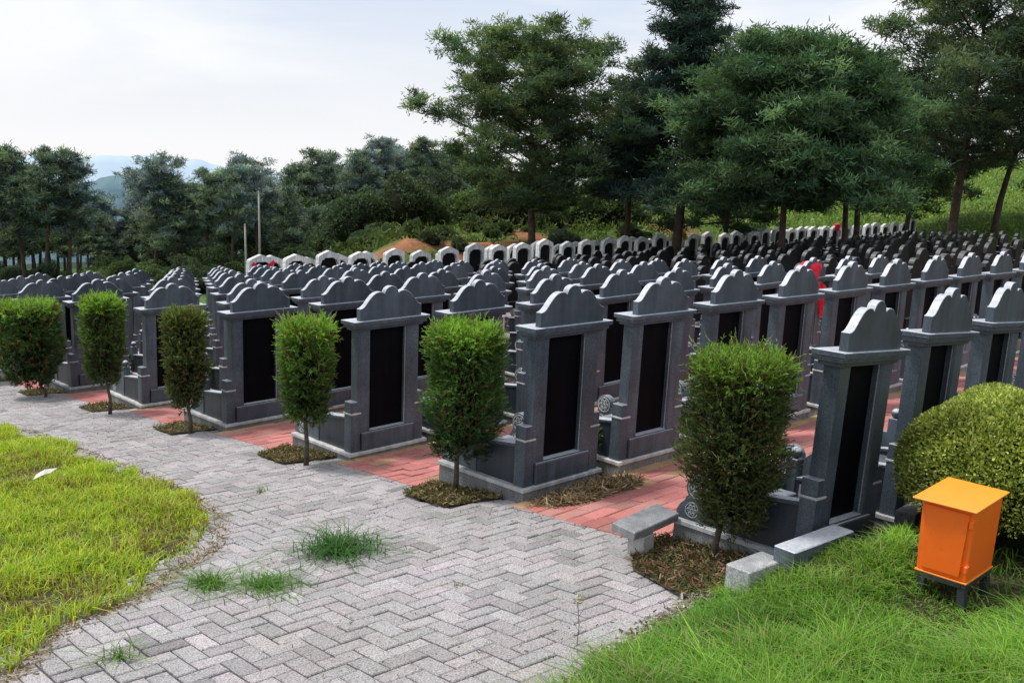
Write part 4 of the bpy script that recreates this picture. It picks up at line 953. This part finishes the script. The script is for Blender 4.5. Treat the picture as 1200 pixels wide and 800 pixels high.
# the wood behind: a few tree shapes, copied
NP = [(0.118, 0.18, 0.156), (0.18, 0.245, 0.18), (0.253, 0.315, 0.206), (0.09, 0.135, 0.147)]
BP = [(0.17, 0.24, 0.31), (0.246, 0.317, 0.355), (0.143, 0.2, 0.278), (0.323, 0.377, 0.376)]  # bluish haze of distance put into needle colours, here and in next palette
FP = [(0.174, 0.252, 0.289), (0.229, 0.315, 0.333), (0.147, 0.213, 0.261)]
def variants(pal, n, seed0, style=('pine', 'cone', 'dome', 'cone')):
    out = []
    for i in range(n):
        r = tree_geo('pine_tree', H=10, R=random.uniform(1.7, 2.5), cb=random.uniform(.30, .50), nl=24, ncl=22, nn_=18, nl_len=.36, nw=.095, pal=pal, style=style[i % len(style)], seed=seed0+i*3, lean=.7, pad=.16, csize=.62)
        reg(r); out.append([r, False])
    return out
HERO = variants(NP, 0, 0)
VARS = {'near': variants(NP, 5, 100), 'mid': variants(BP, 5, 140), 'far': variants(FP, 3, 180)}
HV = []
for i in range(4):
    r = tree_geo('pine_tree', H=10, R=[2.3, 1.9, 2.6, 2.0][i], cb=[.50, .44, .56, .40][i], nl=22, ncl=24, nn_=34, nl_len=.26, nw=.06, pal=[NP, NP+BP, BP, NP][i], style=['pine', 'pine', 'pine', 'dome'][i], seed=300+i*7, lean=.8, pad=.14, csize=.50)
    reg(r); HV.append([r, False])
VARS['hero'] = HV
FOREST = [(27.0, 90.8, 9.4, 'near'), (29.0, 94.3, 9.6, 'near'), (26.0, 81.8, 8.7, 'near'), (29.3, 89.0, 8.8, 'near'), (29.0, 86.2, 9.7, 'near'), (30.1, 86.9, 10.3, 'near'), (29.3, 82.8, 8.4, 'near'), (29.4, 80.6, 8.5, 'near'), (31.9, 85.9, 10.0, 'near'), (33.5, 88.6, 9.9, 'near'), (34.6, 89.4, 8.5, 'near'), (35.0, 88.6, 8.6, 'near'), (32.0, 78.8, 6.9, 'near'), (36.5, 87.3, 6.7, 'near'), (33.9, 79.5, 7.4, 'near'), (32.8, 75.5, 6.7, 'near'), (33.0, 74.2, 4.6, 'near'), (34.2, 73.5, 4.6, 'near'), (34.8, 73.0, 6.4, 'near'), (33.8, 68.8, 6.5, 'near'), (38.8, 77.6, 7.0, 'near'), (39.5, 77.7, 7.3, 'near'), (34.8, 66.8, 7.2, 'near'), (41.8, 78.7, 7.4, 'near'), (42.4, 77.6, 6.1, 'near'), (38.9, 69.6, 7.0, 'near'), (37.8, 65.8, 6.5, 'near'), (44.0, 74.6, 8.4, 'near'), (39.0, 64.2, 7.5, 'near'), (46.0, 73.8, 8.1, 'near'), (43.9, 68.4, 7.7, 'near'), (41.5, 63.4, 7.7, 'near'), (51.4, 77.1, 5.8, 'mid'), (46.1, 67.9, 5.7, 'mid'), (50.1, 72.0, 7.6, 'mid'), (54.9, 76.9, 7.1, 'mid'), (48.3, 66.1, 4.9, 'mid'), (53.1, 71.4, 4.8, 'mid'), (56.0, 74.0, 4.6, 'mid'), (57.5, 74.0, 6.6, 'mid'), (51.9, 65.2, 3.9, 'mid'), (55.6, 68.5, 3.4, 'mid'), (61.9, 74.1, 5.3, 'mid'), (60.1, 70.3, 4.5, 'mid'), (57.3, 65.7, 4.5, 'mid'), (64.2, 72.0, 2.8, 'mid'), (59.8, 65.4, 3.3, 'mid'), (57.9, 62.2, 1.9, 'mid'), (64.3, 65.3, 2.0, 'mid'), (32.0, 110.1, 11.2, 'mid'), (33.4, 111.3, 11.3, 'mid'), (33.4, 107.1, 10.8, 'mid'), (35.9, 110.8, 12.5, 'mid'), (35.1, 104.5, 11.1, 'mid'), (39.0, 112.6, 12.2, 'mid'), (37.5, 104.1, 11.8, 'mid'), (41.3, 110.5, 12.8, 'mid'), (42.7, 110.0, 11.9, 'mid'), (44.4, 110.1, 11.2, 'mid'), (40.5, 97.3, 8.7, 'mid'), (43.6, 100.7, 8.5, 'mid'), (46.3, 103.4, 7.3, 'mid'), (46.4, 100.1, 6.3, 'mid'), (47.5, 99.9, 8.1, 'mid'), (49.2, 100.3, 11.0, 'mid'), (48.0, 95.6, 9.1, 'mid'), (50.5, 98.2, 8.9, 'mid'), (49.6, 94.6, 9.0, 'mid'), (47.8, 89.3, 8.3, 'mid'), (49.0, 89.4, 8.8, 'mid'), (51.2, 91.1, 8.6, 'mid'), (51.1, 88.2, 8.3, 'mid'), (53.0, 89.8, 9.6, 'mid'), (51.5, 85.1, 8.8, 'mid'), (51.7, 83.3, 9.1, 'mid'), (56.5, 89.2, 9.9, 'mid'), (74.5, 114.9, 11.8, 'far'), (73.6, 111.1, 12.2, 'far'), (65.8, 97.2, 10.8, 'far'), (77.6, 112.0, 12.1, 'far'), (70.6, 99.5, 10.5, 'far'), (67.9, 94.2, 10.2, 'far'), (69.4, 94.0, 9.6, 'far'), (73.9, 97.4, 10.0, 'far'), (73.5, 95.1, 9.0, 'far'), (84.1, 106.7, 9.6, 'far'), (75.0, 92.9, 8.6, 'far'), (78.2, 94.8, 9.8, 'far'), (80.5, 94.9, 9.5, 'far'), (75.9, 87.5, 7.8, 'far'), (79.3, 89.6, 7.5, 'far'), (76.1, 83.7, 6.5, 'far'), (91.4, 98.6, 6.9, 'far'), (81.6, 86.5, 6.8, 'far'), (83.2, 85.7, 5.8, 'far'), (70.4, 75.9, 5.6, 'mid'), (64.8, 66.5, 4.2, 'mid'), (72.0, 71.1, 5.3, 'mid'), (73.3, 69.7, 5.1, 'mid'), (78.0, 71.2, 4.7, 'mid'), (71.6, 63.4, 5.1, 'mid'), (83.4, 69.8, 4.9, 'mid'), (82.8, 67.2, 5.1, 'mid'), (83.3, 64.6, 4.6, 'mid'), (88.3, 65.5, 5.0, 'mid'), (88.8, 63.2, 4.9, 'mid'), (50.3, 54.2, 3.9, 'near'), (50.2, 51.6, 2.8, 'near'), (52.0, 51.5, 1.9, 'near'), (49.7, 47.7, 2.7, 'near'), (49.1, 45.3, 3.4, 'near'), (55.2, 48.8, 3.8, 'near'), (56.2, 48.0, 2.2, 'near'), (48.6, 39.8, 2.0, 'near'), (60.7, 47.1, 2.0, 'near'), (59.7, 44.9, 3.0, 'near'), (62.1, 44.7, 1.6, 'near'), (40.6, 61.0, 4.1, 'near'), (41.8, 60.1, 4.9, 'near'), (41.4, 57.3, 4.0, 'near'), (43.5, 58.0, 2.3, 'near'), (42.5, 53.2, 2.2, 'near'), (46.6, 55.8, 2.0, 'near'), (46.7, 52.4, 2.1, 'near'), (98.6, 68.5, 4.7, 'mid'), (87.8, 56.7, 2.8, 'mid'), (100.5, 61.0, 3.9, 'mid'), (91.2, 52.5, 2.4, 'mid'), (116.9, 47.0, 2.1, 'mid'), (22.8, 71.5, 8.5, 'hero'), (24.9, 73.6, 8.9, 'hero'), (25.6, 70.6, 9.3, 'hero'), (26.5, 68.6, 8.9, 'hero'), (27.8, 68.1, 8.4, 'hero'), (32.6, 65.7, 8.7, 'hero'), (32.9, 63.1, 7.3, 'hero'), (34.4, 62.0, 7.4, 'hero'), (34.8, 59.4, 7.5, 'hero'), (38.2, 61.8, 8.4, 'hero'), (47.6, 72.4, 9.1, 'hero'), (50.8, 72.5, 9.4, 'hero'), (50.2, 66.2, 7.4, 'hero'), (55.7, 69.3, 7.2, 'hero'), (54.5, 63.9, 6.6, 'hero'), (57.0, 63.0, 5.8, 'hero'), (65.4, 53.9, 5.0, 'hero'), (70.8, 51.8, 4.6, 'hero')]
LB = {'hero': ('tall pine with a bare trunk standing proud of the wood beyond the tombs', 'tall pines standing proud of the wood'),
      'near': ('dark green pine along the near edge of the wood behind the left tombs', 'pines along the near edge of the wood'),
      'mid': ('blue green pine standing deeper in the wood behind the tombs', 'pines deeper in the wood'),
      'far': ('hazy pine on the wooded ridge left of the lone spreading pine', 'hazy pines on the ridge')}
for i, (v, u, h_, kd) in enumerate(FOREST):
    vs_ = VARS[kd]; e_ = vs_[i % len(vs_)]; s = h_/10*(1.06 if kd == 'hero' else (.88 if v < 36 else .98)*random.uniform(.9, 1.06))
    if not e_[1]: e_[1] = True; o = e_[0]; o.location = (v, u, H1(v, u))
    else: o = dup(e_[0], (v, u, H1(v, u)))
    o.rotation_euler = (0, 0, random.uniform(0, 6.28)); ws = max(.62, min(1.1, s))*random.uniform(.85, 1.1); o.scale = (ws, ws, s)
    tag(o, LB[kd][0], 'pine tree', LB[kd][1])
for kd in VARS:
    for e_ in VARS[kd]:
        if not e_[1]:
            for c in kids[e_[0].name]: bpy.data.objects.remove(c)
            bpy.data.objects.remove(e_[0])
# undergrowth bushes at the foot of the wood
proto_b = []
for i in range(4):
    cols = [[(0.097, 0.15, 0.06), (0.138, 0.195, 0.075), (0.062, 0.104, 0.045)], [(0.07, 0.115, 0.053), (0.11, 0.15, 0.068), (0.048, 0.074, 0.045)], [(0.138, 0.218, 0.09), (0.193, 0.265, 0.112), (0.083, 0.137, 0.06)], [(0.062, 0.104, 0.075), (0.097, 0.143, 0.083)]][i]
    r = round_bush('leafy_bush', 0, 0, .75, .75, 1.0, 8500, 'x', cols, .052, .032, lumps=.5); r.location = (0, 0, 0); reg(r); proto_b.append([r, False])
UNDER = [(17.6, 59.4, 0.7), (17.2, 56.5, 0.6), (19.1, 59.4, 1.1), (19.5, 58.8, 1.2), (19.9, 57.6, 0.9), (19.1, 53.7, 0.7), (20.7, 56.1, 1.2), (20.6, 54.0, 0.8), (21.2, 54.0, 0.8), (20.5, 50.3, 1.2), (25.6, 60.7, 1.1), (23.9, 54.5, 1.3), (25.4, 56.3, 0.8), (26.4, 56.3, 0.7), (23.0, 47.7, 0.8), (25.5, 51.6, 1.3), (25.6, 50.1, 0.9), (28.6, 54.3, 1.1), (26.1, 48.3, 1.1), (29.3, 52.1, 0.9), (26.1, 44.4, 0.6), (29.3, 48.1, 0.6), (33.8, 53.5, 1.0), (28.3, 43.6, 0.6), (31.7, 47.0, 1.3), (30.5, 44.1, 0.6), (29.7, 41.8, 0.8), (32.0, 43.7, 0.6), (37.4, 49.9, 0.7), (33.8, 43.8, 1.0), (23.2, 78.0, 0.9), (27.5, 89.1, 1.3), (24.0, 74.7, 0.8), (26.4, 79.2, 1.3), (27.9, 81.2, 1.5), (26.6, 74.4, 1.2), (26.8, 72.1, 0.9), (26.4, 69.0, 1.5), (28.7, 72.4, 0.9), (28.7, 70.6, 0.9), (31.8, 76.0, 1.0), (33.2, 77.7, 0.8), (30.6, 69.8, 1.1), (32.1, 71.6, 1.1), (34.0, 73.2, 1.6), (36.4, 76.0, 1.3), (37.6, 76.3, 1.4), (37.7, 73.9, 1.4), (32.2, 71.9, 1.8), (29.0, 62.3, 1.6), (33.2, 68.4, 1.7), (34.6, 68.6, 2.0), (31.2, 59.9, 1.5), (37.0, 67.8, 2.3), (34.3, 59.8, 1.8), (35.9, 59.9, 1.4), (40.2, 63.9, 2.1), (39.1, 60.1, 1.6), (39.8, 58.0, 2.3), (38.8, 53.7, 1.7), (42.7, 55.9, 1.8), (32.8, 42.5, 1.0), (34.9, 44.0, 0.8), (34.2, 42.1, 0.7), (35.9, 43.3, 0.4), (32.5, 38.1, 0.9), (30.8, 35.1, 0.6), (34.0, 37.9, 0.6), (31.9, 34.4, 0.6), (38.6, 40.6, 0.9), (36.2, 36.7, 0.6), (38.4, 38.1, 0.7), (32.8, 31.9, 0.5), (40.0, 37.7, 0.5), (35.3, 32.0, 0.8), (38.7, 34.0, 0.9), (33.4, 28.5, 0.7), (35.5, 29.4, 0.6), (34.5, 27.8, 0.6), (39.1, 30.7, 0.8), (44.7, 34.2, 0.9), (75.3, 50.5, 1.1), (78.9, 50.6, 0.8), (77.9, 47.5, 1.0), (66.1, 38.6, 0.6), (78.1, 43.8, 1.2), (73.5, 39.0, 1.3), (83.9, 42.8, 0.6), (84.4, 40.7, 1.4), (86.5, 39.3, 1.3), (86.3, 36.9, 0.7), (94.7, 38.6, 0.7), (87.7, 33.2, 0.9), (84.7, 30.9, 0.7), (99.3, 34.3, 1.3), (87.4, 28.2, 0.6), (93.3, 28.3, 1.1), (38.8, 53.0, 1.9), (36.1, 47.1, 2.6), (36.8, 45.1, 2.6), (38.4, 44.4, 1.6), (43.6, 47.8, 3.0), (42.0, 43.5, 2.2), (46.5, 45.8, 2.0), (45.3, 42.7, 3.1), (41.9, 37.9, 1.7), (47.3, 40.6, 1.8), (48.2, 39.6, 2.6), (50.5, 39.2, 1.6), (51.4, 79.2, 4.9), (52.7, 78.3, 4.5), (48.9, 69.0, 4.5), (52.8, 70.8, 3.7), (50.9, 66.0, 3.6), (56.2, 70.6, 3.7), (58.9, 70.6, 4.7), (60.2, 68.8, 4.9)]
for i, (v, u, h_) in enumerate(UNDER):
    e_ = proto_b[random.randrange(4)]
    if not e_[1]: e_[1] = True; o = e_[0]; o.location = (v, u, H1(v, u)-.1)
    else: o = dup(e_[0], (v, u, H1(v, u)-.1))
    o.rotation_euler = (0, 0, random.uniform(0, 6.28)); o.scale = (h_*random.uniform(.8, 1.4), h_*random.uniform(.8, 1.4), h_)
    tag(o, 'leafy green bush in the undergrowth between the tombs and the wood', 'bush', 'undergrowth bushes at the foot of the wood')
for e_ in proto_b:
    if not e_[1]:
        for c in kids[e_[0].name]: bpy.data.objects.remove(c)
        bpy.data.objects.remove(e_[0])
# leafy ground cover on the bank behind the white tombs
n = 60000; x = RNG.uniform(24, 112, n); y = RNG.uniform(31, 62, n)
x2 = RNG.uniform(60, 110, 45000); y2 = RNG.uniform(14, 50, 45000); x = np.concatenate([x, x2]); y = np.concatenate([y, y2])
s_ = np.maximum(y-31, (x-66)*.9); ratio = x/np.maximum(y, 1)
n2 = vnoise(x, y, 3.2, 3)*.6+vnoise(x, y, 1.3, 5)*.4
rm = sst(.50, .60, n2)*sst(1.2, 2.6, s_)*(1-sst(8, 14, s_))*sst(.68, .74, ratio)*(1-sst(1.35, 1.55, ratio))
kp = (s_ > .8) & (ratio > .66) & (rm < .25); x, y = x[kp], y[kp]; n = len(x)
zt = hgt(x, y)-.03+sst(32, 40, np.maximum(x*.8, y))*(vnoise(x, y, 5, 1)-.5)*.9
lump = vnoise(x, y, 2.2, 30)**1.5*1.1*RNG.random(n)
p = np.stack([x, y, zt+lump], -1); d = unit(RNG.normal(size=(n, 3))+np.array([0, 0, .8]))
pal = np.array([(.13, .21, .05), (.19, .28, .07), (.26, .33, .10), (.08, .15, .04)]); pt = vnoise(x, y, 2.5, 31)
c = pal[np.clip((pt*3.2+RNG.normal(0, .6, n)).astype(int), 0, 3)]*RNG.normal(1, .15, (n, 1))*(.45+.85*sst(.95, 1.7, (x/y)))[:, None]
tag(quads('ground_cover', leaf4(p, d, .16+.14*RNG.random(n), .10), np.clip(c, .01, 1), M['leaf']), 'bright green scrub covering the bank and slope behind the white arched tombs', 'ground cover', kind='stuff')

# slim white poles in front of the wood
for (x, y, h_, lb) in [(28.0, 45.2, 4.9, 'tall slim pale pole standing in front of the wood above the ribboned tomb'), (27.5, 45.7, 3.3, 'shorter faint pale pole left of the tall slim pole')]:
    r = empty('pole', (x, y, H1(x, y))); tag(r, lb, 'pole')
    hh = h_; MB().tube([(0, 0, -.3), (.02, 0, hh*.5), (0, .02, hh)], [.06, .055, .045], 8).build('shaft', M['pole'], r, smooth=True)
    MB().tube([(0, .02, hh), (0, .02, hh+.08)], [.055, .03], 8).build('pole_cap', M['pole'], r)
bpy.context.view_layer.update()
